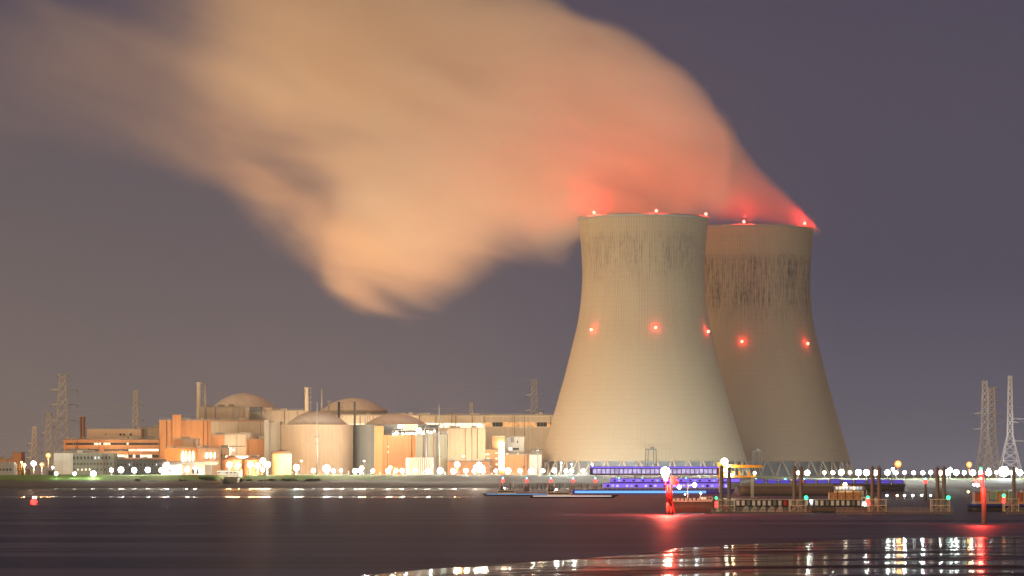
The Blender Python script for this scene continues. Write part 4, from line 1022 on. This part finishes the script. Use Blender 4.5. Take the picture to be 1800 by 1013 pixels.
# ------------------------------------------------------------------ vessels
def hull(mb, L, B, z0, z1, bow=.12, stern=.05, sheer=.0, flare=.0, both=True, n=28):
    """hull running along x, keel to gunwale, pointed at +x and rounded at -x"""
    rowsv = []
    for j, q in enumerate((0, .12, .45, 1)):
        z = z0+(z1-z0)*q; pts = []
        for i in range(n+1):
            t_ = i/n; x = -L/2+L*t_
            e0 = min(1, t_/stern) if stern else 1; e1 = min(1, (1-t_)/bow) if bow else 1
            wdt = B/2*math.sqrt(max(0.0, 1-(1-e0)**2))*math.sqrt(max(0.0, 1-(1-e1)**2))*(.82+.18*min(1, q*2.2))
            rake = (q-1)*bow*L*.35*(1-e1) - (q-1)*stern*L*.3*(1-e0)
            pts.append((x+rake, max(.02, wdt), z+(sheer*((1-e1)**1.5)+sheer*.5*(1-e0)**1.5 if q > .3 else 0)*q))
        rowsv.append(pts)
    i0 = len(mb.v)
    for pts in rowsv:
        for x, wd, z in pts: mb.v.append((x, -wd, z))
        for x, wd, z in reversed(pts): mb.v.append((x, wd, z))
    m_ = 2*(n+1)
    for j in range(3):
        for k in range(m_): mb.f.append((i0+j*m_+k, i0+j*m_+(k+1) % m_, i0+(j+1)*m_+(k+1) % m_, i0+(j+1)*m_+k))
    for k in range(n): mb.f.append((i0+3*m_+k, i0+3*m_+k+1, i0+3*m_+m_-2-k, i0+3*m_+m_-1-k))
    for k in range(n): mb.f.append((i0+k, i0+m_-1-k, i0+m_-2-k, i0+k+1))
    return mb

# long excursion ship at rest; its light trails put into strips and hull colour
D = 1790; xa, xb = X(1003, D), X(1292, D); xo = (xa+xb)/2; Ls = xb-xa
sh = thing('river_ship', 'long river ship with its blue, violet and cyan light trails built as glowing strips', 'ship', (xo, D, 0))
hull(MB(), Ls, 12, -.8, Z(861, D), .06, .05, .8).build('hull', M['violet'], sh, True)
def sx_(px): return X(px, D)-xo
MB().box(sx_(1010), sx_(1240), -6.06, -5.98, Z(867, D), Z(862.8, D)).build('cyan_light_trail', M['trailc'], sh)  # cyan trail of the passing ship as a glowing strip
lower = MB().box(sx_(1060), sx_(1282), -5.0, 5.0, Z(860.9, D), Z(849, D)).build('lower_cabin', M['violet2'], sh)
MB().box(sx_(1060.5), sx_(1281.5), -5.08, -5.01, Z(857.5, D), Z(850, D)).build('light_strip', M['trailv'], lower)
upper = MB().box(sx_(1072), sx_(1300), -4.2, 4.2, Z(848.9, D), Z(841.2, D)).build('middle_cabin', M['violet2'], sh)
MB().box(sx_(1072.5), sx_(1299.5), -4.28, -4.21, Z(847.5, D), Z(842, D)).build('light_strip', M['trailv'], upper)
MB().box(sx_(1040), sx_(1262), -3.4, 3.4, Z(836.0, D), Z(835.2, D)).build('upper_deck', M['cwhite'], sh)
top = MB().box(sx_(1036), sx_(1264), -3.2, 3.2, Z(835.1, D), Z(820, D)).build('top_saloon', M['violet2'], sh)
MB().box(sx_(1036.5), sx_(1263.5), -3.28, -3.21, Z(823, D), Z(820.6, D)).build('light_strip', M['trailv'], top)
for k in range(28):
    a = 1042+k*7.8; MB().box(sx_(a), sx_(a+6.2), -3.27, -3.21, Z(832.6, D), Z(824.6, D)).build('window', M['litv'] if 'litv' in M else M['litc'], top)
for k in range(13):
    a = 1045+k*17; MB().box(sx_(a)-.2, sx_(a)+.2, -3, 3, Z(841.1, D), Z(836.1, D)).build('stanchion', M['cwhite'], sh)
for k in range(26):
    if k % 4 == 3: continue
    a = 1066+k*8.3; MB().box(sx_(a), sx_(a+4.6), -5.14, -5.09, Z(856.6, D), Z(852.2, D)).build('window', M['litv'] if k % 3 else M['glass'], lower)
    if k < 24: MB().box(sx_(a+12), sx_(a+16), -4.34, -4.29, Z(846.6, D), Z(843.4, D)).build('window', M['litv'] if k % 4 == 1 else M['glass'], upper)
mb = MB(); rail(mb, sx_(1003), sx_(1270), -5.6, Z(861, D), S(4.5, D), .10, 2.4); mb.build('handrail', M['cwhite'], sh)
MB().tube((sx_(1001.5), -5.6, Z(861, D)), (sx_(1001.5), -5.6, Z(852, D)), .2).build('flagstaff', M['steel'], sh)
for px, py in ((1024, 872), (1063, 871), (1038, 871)): pass

# small open workboats; the trails of their lamps are built as glowing strips
def workboat(px, D, Lm, label, mk, lamp, lamp2=None):
    b = thing('workboat', label, 'boat', (X(px, D), D, 0), 'small workboats')
    hull(MB(), Lm, 3.6, -.4, 1.0, .3, .1, .5).build('hull', M[mk], b, True)
    MB().box(-Lm*.30, -Lm*.05, -1.1, 1.1, 1.0, 2.6).build('wheelhouse', M['cwhite'], b)
    MB().box(-Lm*.29, -Lm*.06, -1.13, -1.1, 1.7, 2.3).build('window', M['glass'], b)
    MB().box(-Lm*.45, Lm*.4, -1.85, -1.78, .72, .95).build('light_strip', M[lamp], b)
    MB().tube((-Lm*.2, 0, 2.6), (-Lm*.2, 0, 3.6), .06).build('mast', M['steel'], b)
    MB().sphere((-Lm*.2, 0, 3.7), .3).build('mast_lamp', M['lamp'], b, True)
    return b
workboat(912, 1620, 34, 'low boat with a cyan light trail in front of the leftmost mooring piles', 'blackhull', 'trailc')
workboat(1010, 1480, 40, 'longer low boat with a white and pink light trail before the violet ship', 'blackhull', 'trailw' if 'trailw' in M else 'litw')

# long grey-brown barge with a blue-lit coaming beyond the pile pairs
D = 1640; xa, xb = X(1296, D), X(1470, D); xo = (xa+xb)/2
sh = thing('cargo_barge', 'long grey-brown cargo barge with blue coaming beyond the tall pile pairs', 'barge', (xo, D, 0))
hull(MB(), xb-xa, 11, -.8, Z(855, D), .05, .05, .3).build('hull', M['hull'], sh, True)
MB().box(-(xb-xa)*.46, (xb-xa)*.46, -4.6, 4.6, Z(855, D), Z(850.4, D)).build('coaming', M['deck'], sh)
MB().box(-(xb-xa)*.46, (xb-xa)*.46, -5.45, -5.3, Z(871, D), Z(868, D)).build('rubbing_strake', M['blackhull'], sh)
D = 1900; xa, xb = X(1322, D), X(1592, D); xo = (xa+xb)/2
sh = thing('tank_barge', 'very long low barge under the right dike, its blue light trail built as strips', 'barge', (xo, D, 0))
hull(MB(), xb-xa, 11, -.8, Z(852.5, D), .05, .05, .3).build('hull', M['blackhull'], sh, True)
for k in range(12):
    q0 = -(xb-xa)*.49+k*(xb-xa)*.98/12; q1 = q0+(xb-xa)*.98/12-.9; dz = .35*(k % 3)
    cm = MB().box(q0, q1, -4.8, 4.8, Z(852.4, D), Z(842, D)-dz).build('tank_casing', M['violet2'], sh)
    MB().box(q0+.5, q1-.5, -4.9, -4.81, Z(849.3, D), Z(846.6, D)).build('light_strip', M['trailb'], cm)  # light trail of the moving vessel as glowing strips
    MB().box(q0+.5, q1-.5, -4.9, -4.81, Z(844.6, D), Z(843.6, D)).build('light_strip', M['trailv'], cm)
    MB().tube((q1+.45, -4.6, Z(852, D)), (q1+.45, -4.6, Z(840, D)), .16).build('vent_post', M['steel'], sh)
mb = MB(); rail(mb, -(xb-xa)*.49, (xb-xa)*.49, -5.2, Z(852.4, D), 1.2, .07, 2.5); mb.build('handrail', M['steel'], sh)

# dark barge moored behind the tall beacon, with mast lamps
D = 905; xa, xb = X(1172, D), X(1263, D); xo = (xa+xb)/2
sh = thing('river_barge', 'brown-hulled river barge with mast lamps moored behind the red-topped beacon', 'barge', (xo, D, 0))
hull(MB(), xb-xa, 6, -.6, Z(881, D), .16, .05, .35).build('hull', M['hull'], sh, True)
MB().box(-(xb-xa)*.49, (xb-xa)*.36, -3.05, -2.9, Z(882, D), Z(880, D)).build('gunwale', M['cwhite'], sh)
def bx_(px): return X(px, D)-xo
MB().box(bx_(1178), bx_(1228), -2.0, 2.0, Z(881, D), Z(877, D)).build('hatch_cover', M['darksteel'], sh)
MB().box(bx_(1230), bx_(1252), -1.4, 1.4, Z(880, D), Z(873.5, D)).build('deckhouse', M['cwhite'], sh)
for k in range(4): MB().box(bx_(1232+k*5), bx_(1235.5+k*5), -1.44, -1.4, Z(877.6, D), Z(874.6, D)).build('window', M['litw'] if k < 2 else M['glass'], sh)
mb = MB()
for k in range(7):
    mb.lathe([(.01, Z(881, D)), (.38, Z(881, D)), (.38, Z(876.4-.8*(k % 2), D)), (.01, Z(876.2, D))], n=10, cx=bx_(1184+k*7.2), cy_=-2.4)
mb.build('bollards', M['cwhite'], sh)
MB().tube((bx_(1208.7), -.5, Z(877, D)), (bx_(1208.7), -.5, Z(849, D)), .14, .08).build('mast', M['cream'], sh)
MB().box(bx_(1193), bx_(1224), -.58, -.42, Z(853.5, D), Z(852.6, D)).build('yard', M['cream'], sh)
MB().tube((bx_(1231.5), -.5, Z(875, D)), (bx_(1231.5), -.5, Z(866, D)), .1).build('mast', M['cwhite'], sh)
for px, py, r in ((1193.5, 856.5, .48), (1220.5, 853, .58), (1204, 869, .18), (1231.5, 867, .2), (1182, 878.5, .22), (1222, 879, .2)):
    MB().sphere((bx_(px), -.9, Z(py, D)), r).build('lamp', M['lampbig' if r > .4 else 'lamp'], sh, True)

# container barge
D = 912; xa, xb = X(1284, D), X(1562, D); xo = (xa+xb)/2
sh = thing('container_barge', 'dark barge with orange containers, white coaming panels and a wheelhouse at its right end', 'barge', (xo, D, 0))
hull(MB(), xb-xa, 7, -.6, Z(890, D), .05, .04, .25).build('hull', M['blackhull'], sh, True)
MB().box(bx_(1425), bx_(1500), -3.62, -3.5, Z(899, D), Z(891, D)).build('side_plating', M['hull'], sh)
MB().box(bx_(1289), bx_(1512), -2.9, 2.9, Z(890, D), Z(878.8, D)).build('coaming', M['bluehull2'] if 'bluehull2' in M else M['blackhull'], sh)
for k in range(24):
    a = 1292+k*9.2
    MB().box(bx_(a+1.2), bx_(a+6.4), -3.0, -2.92, Z(888.6, D), Z(880, D)).build('coaming_panel', M['red'] if k in (9,) else (M['cwhite'] if k % 5 != 2 else M['deck']), sh)
MB().box(bx_(1289), bx_(1512), -3.0, 3.0, Z(878.7, D), Z(878.0, D)).build('coaming_rail', M['cream'], sh)
for k, mk in enumerate(['corange']*4):
    a = 1457.2+k*13.7
    ct = thing('container', 'upright tan-orange container, %s of four side by side on the container barge' % ['first from the left', 'second from the left', 'third from the left', 'fourth from the left'][k], 'container', (X(a+6.6, D), D-2.4, Z(878, D)), 'four orange containers on the barge')
    h = S(12.2, D); wv = S(6.4, D)
    MB().box(-wv, wv, 0, 4.8, 0.002, h).build('box', M[mk], ct)
    mb = MB()
    for xx in (-wv, wv): mb.box(xx-.09, xx+.09, -.06, -.003, 0, h+.5)
    mb.box(-wv+.1, wv-.1, -.05, -.003, h*.4, h*.4+.08)
    mb.build('door_frame', M['rust'], ct)
    MB().box(-.08, .08, -.08, -.003, h*.25, h*.5).build('lock_bar', M['cwhite'], ct)
whs = MB().box(bx_(1469), bx_(1520), 2.5, 5.2, Z(890, D), Z(862.5, D)).build('wheelhouse', M['cream'], sh)
for k in range(8): MB().box(bx_(1470+k*6.1), bx_(1474.6+k*6.1), 2.42, 2.5, Z(861, D), Z(855.4, D)).build('window', M['litw'] if k in (1, 5) else M['litc'], whs)
MB().box(bx_(1468), bx_(1521), 2.3, 5.4, Z(855.2, D), Z(854.2, D)).build('wheelhouse_roof', M['corange'], sh)
MB().box(bx_(1468.5), bx_(1520.5), 2.51, 5.2, Z(861.8, D), Z(855.2, D)).build('wheelhouse_cabin', M['deck'], sh)
MB().sphere((bx_(1486.5), 1.8, Z(852, D)), .5).build('roof_lamp', M['warm'], sh, True)
MB().box(bx_(1512), bx_(1541), -2.2, 2.2, Z(890, D), Z(873.5, D)).build('stern_cabin', M['cwhite'], sh)
for k in range(3): MB().box(bx_(1515+k*7), bx_(1519+k*7), -2.26, -2.2, Z(880.5, D), Z(876.5, D)).build('window', M['glass'], sh)
mb = MB(); rail(mb, bx_(1470), bx_(1522), 2.0, Z(862.4, D), 1.0, .05, 1.0); rail(mb, bx_(1512), bx_(1555), -2.9, Z(889.6, D), 1.1, .05, 1.1); mb.build('handrail', M['steel'], sh)
MB().tube((bx_(1524), 1, Z(874, D)), (bx_(1524), 1, Z(862, D)), .1).build('mast', M['cwhite'], sh)
MB().sphere((bx_(1518.6), -2.4, Z(886.5, D)), .28).build('lamp', M['lamp'], sh, True)
MB().sphere((bx_(1424), -3.2, Z(881, D)), .25).build('lamp', M['lamp'], sh, True)

# blue barge with coloured containers at the far right
D = 930; xa, xb = X(1698, D), X(1850, D); xo = (xa+xb)/2
sh = thing('blue_barge', 'blue and black barge carrying coloured containers at the far right', 'barge', (xo, D, 0))
hull(MB(), xb-xa, 8, -.6, Z(892, D)-.02, .05, .10, .2).build('hull', M['blackhull'], sh, True)
hull(MB(), (xb-xa)*1.004, 8.1, Z(892, D), Z(886, D), .05, .10, .25).build('sheer_strake', M['bluehull'], sh, True)
mb = MB(); rail(mb, bx_(1704), bx_(1770), -3.6, Z(886, D), .5, .05, 1.2); mb.build('handrail', M['cwhite'], sh)
MB().box(bx_(1712), bx_(1846), -3.2, 3.2, Z(886, D), Z(881.5, D)).build('coaming', M['corange'], sh)
for k, (a, b, t0, t1, mk, lb) in enumerate([(1711.6, 1724, 866, 881.4, 'cred', 'red-brown container, leftmost on the blue barge'), (1724.6, 1737, 864.5, 881.4, 'cgrey', 'grey container behind the leaning red-lit pile on the blue barge'), (1738, 1749.6, 864, 877.6, 'cgreen', 'pale green container on the blue barge'), (1750.2, 1768, 866.8, 881.4, 'corange', 'bright orange container on the blue barge'),
        (1750.2, 1767, 862.2, 866.6, 'cgreen', 'low green container lying on top of the bright orange one'), (1769, 1779, 864, 881.4, 'cgreen', 'green container behind the single tall pile'), (1786, 1794, 866, 881.4, 'cred', 'dark orange container right of the single tall pile'), (1794.8, 1812, 862, 881.4, 'cgrey', 'pale container cut by the right edge of the picture')]):
    ct = thing('container', lb, 'container', (X((a+b)/2, D), D-3, Z(t1, D)), 'containers on the blue barge'); wv = S(b-a, D)/2; h = S(t1-t0, D)
    MB().box(-wv, wv, 0, 5.5, 0.002, h).build('box', M[mk], ct)
    MB().box(-wv, -wv+.12, -.05, -.003, 0.01, h).box(wv-.12, wv, -.05, -.003, .01, h).box(-wv+.13, wv-.13, -.05, -.003, h-.1, h).build('corner_frame', M['rust' if mk != 'cgreen' else 'cwhite'], ct)

# red-topped beacon with its very bright lamp
D = 858
b = thing('tall_beacon', 'dark pile beacon with a red square daymark and a dazzling green-white lamp', 'beacon', (X(1177, D), D, -1.5))
def cx_(px): return X(px, D)-X(1177, D)
def cz(py): return Z(py, D)+1.5
for k, px in enumerate((1173.6, 1180)):
    MB().tube((cx_(px), k*.4, 0), (cx_(px), k*.4, cz(884)), .46, .43, 10).build('pile', M['wood'], b, True)
MB().tube((cx_(1175), 0, cz(884.4)), (cx_(1172.5), 0, cz(853)), .40, .36, 8).tube((cx_(1180), 0, cz(884.4)), (cx_(1178.5), 0, cz(853)), .40, .36, 8).build('red_frame', M['red'], b, True)
MB().box(cx_(1178), cx_(1189), -.25, .25, cz(852.5), cz(838)).build('daymark', M['red'], b)
MB().box(cx_(1186), cx_(1192), -.1, .4, cz(851.5), cz(846)).build('lamp_box', M['red'], b)
MB().tube((cx_(1186), -.2, cz(903)), (cx_(1180.5), -.2, cz(880)), .12, n=6).build('strut', M['red'], b)
MB().sphere((cx_(1169.3), -.5, cz(829)), 1.1, 14, 9).build('green_lamp', M['gwl'] if 'gwl' in M else M['lampbig'], b, True)
MB().sphere((cx_(1170), -.5, cz(842)), .62).build('red_lamp', M['redhot'], b, True)
MB().sphere((cx_(1169.6), -.5, cz(837)), .62).build('white_lamp', M['lamp'], b, True)
MB().tube((cx_(1170), 0, cz(853)), (cx_(1170), 0, cz(831)), .14).build('lamp_pole', M['red'], b)
for (c_, e_, dx, dy, dz) in (((1, .03, .02), 60000, -.6, -2.2, cz(846)), ((.6, 1, .7), 1800, -.8, -2.4, cz(829))):
    ld = bpy.data.lights.new('beacon_light', 'POINT'); ld.energy = e_; ld.color = c_; ld.shadow_soft_size = .5
    lo = bpy.data.objects.new('beacon_light', ld); col.objects.link(lo); lo.parent = b; lo.location = (dx, dy, dz)
# right beacon on a thick pile
D = 690
b = thing('pile_beacon', 'thick dark pile at the far right with red frame and red lamps above it', 'beacon', (X(1729.5, D), D, -1.5))
def rx_(px): return X(px, D)-X(1729.5, D)
MB().lathe([(S(4.3, D), 0), (S(4.2, D), Z(858, D)+1.5), (.01, Z(857.5, D)+1.5)], n=20).build('pile', M['wood'], b, True)
MB().tube((rx_(1724.5), 0, Z(885, D)+1.5), (rx_(1725.5), 0, Z(829, D)+1.5), .06, n=6).tube((rx_(1729), 0, Z(858, D)+1.5), (rx_(1728), 0, Z(829, D)+1.5), .08, n=6).build('lamp_pole', M['red'], b)
MB().box(rx_(1720.5), rx_(1728.5), -.15, .15, Z(843, D)+1.5, Z(834, D)+1.5).build('daymark', M['red'], b)
MB().box(rx_(1711), rx_(1728), -.06, .06, Z(846.4, D)+1.5, Z(845.6, D)+1.5).build('arm', M['red'], b)
for px, py, r, mk in ((1723.8, 824, .30, 'greenl'), (1723.8, 831.5, .36, 'redhot'), (1724, 841, .30, 'redhot'), (1715, 842.5, .20, 'redl'), (1715, 847, .2, 'redl'), (1712, 852, .24, 'lamp'), (1718, 853, .34, 'warm')):
    MB().sphere((rx_(px), -.3, Z(py, D)+1.5), r).build('lamp', M[mk], b, True)
ld = bpy.data.lights.new('beacon_light', 'POINT'); ld.energy = 9000; ld.color = (1, .04, .03); ld.shadow_soft_size = .4
lo = bpy.data.objects.new('beacon_light', ld); col.objects.link(lo); lo.parent = b; lo.location = (rx_(1722), -1.4, Z(843, D)+1.5)
# red buoy on the left
D = 1150
b = thing('red_buoy', 'red lit buoy floating alone in the river at the left', 'buoy', (X(60, D), D, 0))
MB().lathe([(.1, -.5), (1.5, -.3), (1.6, .35), (1.1, .8), (.9, .85)], n=20).build('float', M['red'], b, True)
mb = MB()
for k in range(4):
    a = math.pi/2*k+.4; mb.tube((.9*math.cos(a), .9*math.sin(a), .7), (.3*math.cos(a), .3*math.sin(a), 3), .09)
mb.build('lamp_frame', M['red'], b)
MB().sphere((0, -.9, Z(883, D)), 1.15).build('red_lamp', M['redl'], b, True)
MB().sphere((-.35, 0, Z(874.5, D)), .25).sphere((.55, 0, Z(874.5, D)), .25).build('top_lamps', M['warm'], b, True)
MB().tube((0, 0, 3), (0, 0, Z(874.5, D)), .08).build('lamp_post', M['red'], b)
ld = bpy.data.lights.new('buoy_light', 'POINT'); ld.energy = 5000; ld.color = (1, .04, .03); ld.shadow_soft_size = .5
lo = bpy.data.objects.new('buoy_light', ld); col.objects.link(lo); lo.parent = b; lo.location = (0, -1.3, Z(883, D))

# small marker lamps on the tideland at the right
for px, mk, lb in ((1559, 'lamp', 'white marker light left of the orange one on the right-hand water'), (1577, 'sodium', 'orange marker light floating between white ones on the right-hand water'), (1590, 'lamp', 'white marker light just right of the orange one on the water'), (1604.5, 'lamp', 'white marker light between the orange one and the fourth pile pair'), (1702, 'sodium', 'small orange marker light left of the far right pile beacon'), (1620, 'lamp', 'faint white marker light left of the beacon pole'), (1636, 'lamp', 'faint white marker light nearest the fourth pile pair')):
    D = 1440; b = thing('marker_buoy', lb, 'marker light', (X(px, D), D, 0), 'small marker lights on the water')
    MB().lathe([(.05, -.3), (.7, -.2), (.7, .3), (.2, .6), (.15, .85)], n=12).build('float', M['darksteel'], b, True)
    MB().sphere((0, 0, Z(872.4 if px < 1700 else 866, D)+.3), .38 if px < 1610 or px > 1700 else .3).build('lamp', M[mk], b, True)

# ------------------------------------------------------------------ dike furniture and plants
D = 2118
b = thing('sluice', 'grey concrete outfall with a walkway in the notch of the dike below the round tanks', 'sluice', (X(404, D), D, 2.5))
MB().box(-S(15, D), -S(12.5, D), -6, 20, 0, 5.6).build('side_wall', M['grey'], b); MB().box(S(12.5, D), S(15, D), -6, 20, 0, 5.6).build('side_wall', M['grey'], b)
MB().box(-S(12.4, D), S(12.4, D), 12, 13, 0, 6.4).build('head_wall', M['green'], b)
mb = MB(); rail(mb, -S(26, D), S(10, D), 14, 6.4, 2.6, .12, 4.5); mb.build('handrail', M['darksteel'], b)
def bush(px, D, zb, wpx, hpx, label, m, n=260, cat='bush', name='bush', trunk=False, group='bushes on the dike'):
    b = thing(name, label, cat, (X(px, D), D, zb), group); rn = random.Random(int(px)); mb = MB(); wv, h = S(wpx, D)/2, S(hpx, D)
    cl = [(rn.uniform(-.75, .75)*wv, rn.uniform(-.5, .5)*wv, h*(rn.uniform(.3, .85) if trunk else rn.uniform(.1, .7))) for _ in range(9)]
    for k in range(n):
        c = rn.choice(cl); rr_ = wv*.38
        P = Vector((c[0]+rn.gauss(0, rr_*.5), c[1]+rn.gauss(0, rr_*.5), max(.1, c[2]+rn.gauss(0, h*.13))))
        d1 = Vector((rn.uniform(-1, 1), rn.uniform(-1, 1), rn.uniform(-1, 1))).normalized(); d2 = d1.orthogonal(); s_ = rn.uniform(.25, .6)
        i = len(mb.v); mb.v += [tuple(P-d1*s_), tuple(P+d2*s_*.6), tuple(P+d1*s_), tuple(P-d2*s_*.6)]; mb.f.append((i, i+1, i+2, i+3))
    mb.build('crown' if trunk else 'foliage', m, b)
    mb = MB().tube((0, 0, -.3), (0, 0, h*(.7 if trunk else .4)), .3, .12)
    for c in cl: mb.tube((0, 0, h*.25), c, .12, .04, n=4)
    mb.build('trunk' if trunk else 'stem', M['wood'], b)
    return b
leafd = paint('dark_leaves', (.045, .065, .03), .8); leafy = paint('yellowish_leaves', (.16, .12, .03), .8); leafg = paint('green_leaves', (.07, .13, .03), .8)
bush(90, 2205, GZ, 15, 17, 'small bare-looking tree left of the grey-green laboratory', leafd, 300, 'tree', 'tree', True, 'trees on the dike')
bush(32, 2330, GZ, 20, 22, 'yellow-lit leafless tree beside the far left sheds', leafy, 380, 'tree', 'tree', True, 'trees on the dike')
bush(48, 2320, GZ, 14, 18, 'smaller yellow-lit tree between the far left sheds and the leftmost pylon', leafy, 260, 'tree', 'tree', True, 'trees on the dike')
for px, zz, wp, hp, lb, lm_ in ((240, 5.6, 12, 5, 'low dark bush on the grassy dike below the workshop', leafd), (322, 5.4, 14, 5, 'dark bush on the grassy dike below the pale store', leafd), (362, 6.8, 26, 7, 'bright green bush mound at the left lip of the slipway notch', leafg), (376, 5.2, 16, 6, 'dark bush just inside the left side of the slipway notch', leafd),
        (430, 5.5, 26, 6, 'dark scrub right of the slipway notch', leafd), (470, 5.6, 34, 6, 'long dark scrub below the taller round tank', leafd), (512, 5.8, 34, 7, 'grey-green scrub below the left edge of the left round reactor building', leafg), (548, 5.8, 30, 6, 'scrub below the middle of the left round reactor building', leafd)):
    bush(px, 2133, zz, wp, hp, lb, lm_, 420)
# chain of fence posts along the dike top
fp = None
for px in range(420, 1330, 13):
    D = 2170; x = X(px+rnd.uniform(-3, 3), D)
    o = MB().tube((0, 0, 0), (0, 0, S(rnd.uniform(4, 8), D)+2.8), .09, .07, 5).build('fence_post', M['steel'], None, False, (x, D, GZ))
    tag(o, 'thin pale post in the row standing on the dike crest between the white lamps', 'post', 'thin posts on the dike crest')

# ------------------------------------------------------------------ added lights: wall washes for halls and pylons, plant glow on the steam
for i_, (px, D_, z_, e_, lb) in enumerate([(424, 2425, 36, 90000, 'on the roof of the large orange hall'), (500, 2440, 34, 70000, 'behind the white tower block'), (600, 2440, 30, 90000, 'behind the left round reactor building'),
        (700, 2425, 28, 90000, 'behind the right round reactor building'), (815, 2390, 16, 120000, 'at the foot of the large peach hall'), (905, 2400, 26, 110000, 'behind the white office block'), (945, 2400, 20, 70000, 'beside the nearer cooling tower'),
        (200, 2400, 16, 60000, 'before the orange-brown office block'), (330, 2395, 22, 60000, 'over the stepped annexe roof'), (410, 2365, 20, 60000, 'before the tan building'), (530, 2240, 12, 60000, 'at the left round reactor building'), (640, 2262, 12, 50000, 'at the right round reactor building')]):
    r_ = thing('added_wall_wash', 'added wall-wash light ' + lb, 'lamp', (X(px, D_), D_, GZ), 'added wall-wash lights among the halls')  # pole and head dress a light added to brighten the halls
    MB().tube((0, 0, 0), (0, 0, z_), .15, .1).build('pole', M['steel'], r_); MB().box(-.5, .5, -.3, .3, z_, z_+.4).build('lamp_head', M['warm'], r_)
    ld = bpy.data.lights.new('added_wall_wash_light', 'POINT'); ld.energy = e_*.36; ld.color = (1, .74, .47); ld.shadow_soft_size = 1.5
    lo = bpy.data.objects.new('added_wall_wash_light', ld); col.objects.link(lo); lo.parent = r_; lo.location = (0, .5, z_+1.6)
flood(1738, 826, 2660, 1.4, 'added white light at the feet of the two overlapping pale pylons', 'lamp', 110000, (.85, .9, 1))  # light added to brighten the pale pylons
flood(1786, 826, 2640, 1.4, 'added white light right of the rightmost pale pylon', 'lamp', 3000, (.85, .9, 1))  # second light added for the pale pylons
for x_, y_, e_ in ((X(420, 2450), 2465, 1.8e6), (X(620, 2450), 2560, 2.1e6), (X(800, 2450), 2480, 2.0e6)):
    mt = thing('added_uplight_mast', 'unseen uplight added for the plant glow on steam, %s' % ('left of the rear pale dome' if x_ < -150 else ('behind the rear pale dome' if x_ < -60 else 'behind the peach hall')), 'added light', (x_, y_+90, GZ))  # unseen mast added to carry an uplight standing for the plant's glow
    MB().tube((0, 0, 0), (0, 0, 18), .4, .25, 8).build('pole', M['steel'], mt, True)
    MB().sphere((0, 0, 19), 1.2).build('lamp_head', M['sodium'], mt, True)
    ld = bpy.data.lights.new('steam_uplight', 'SPOT'); ld.energy = e_; ld.color = (1, .44, .15); ld.spot_size = R(120); ld.spot_blend = .8; ld.shadow_soft_size = 6
    lo = bpy.data.objects.new('steam_uplight', ld); col.objects.link(lo); lo.parent = mt; lo.location = (0, 0, 24)
    lo.rotation_euler = Vector((0, -.25, 1)).to_track_quat('-Z', 'Y').to_euler()

# ------------------------------------------------------------------ night air
hz = MB().box(-1500, 1500, -60, 3600, -3, 420)
m = bpy.data.materials.new('night_haze'); m.use_nodes = True; t = m.node_tree; t.nodes.remove(t.nodes['Principled BSDF'])
pv = t.nodes.new('ShaderNodeVolumePrincipled'); pv.inputs['Color'].default_value = (.80, .88, 1, 1); pv.inputs['Density'].default_value = .00005
t.links.new(pv.outputs[0], t.nodes['Material Output'].inputs['Volume'])
ho = hz.build('haze', m); tag(ho, kind='stuff')
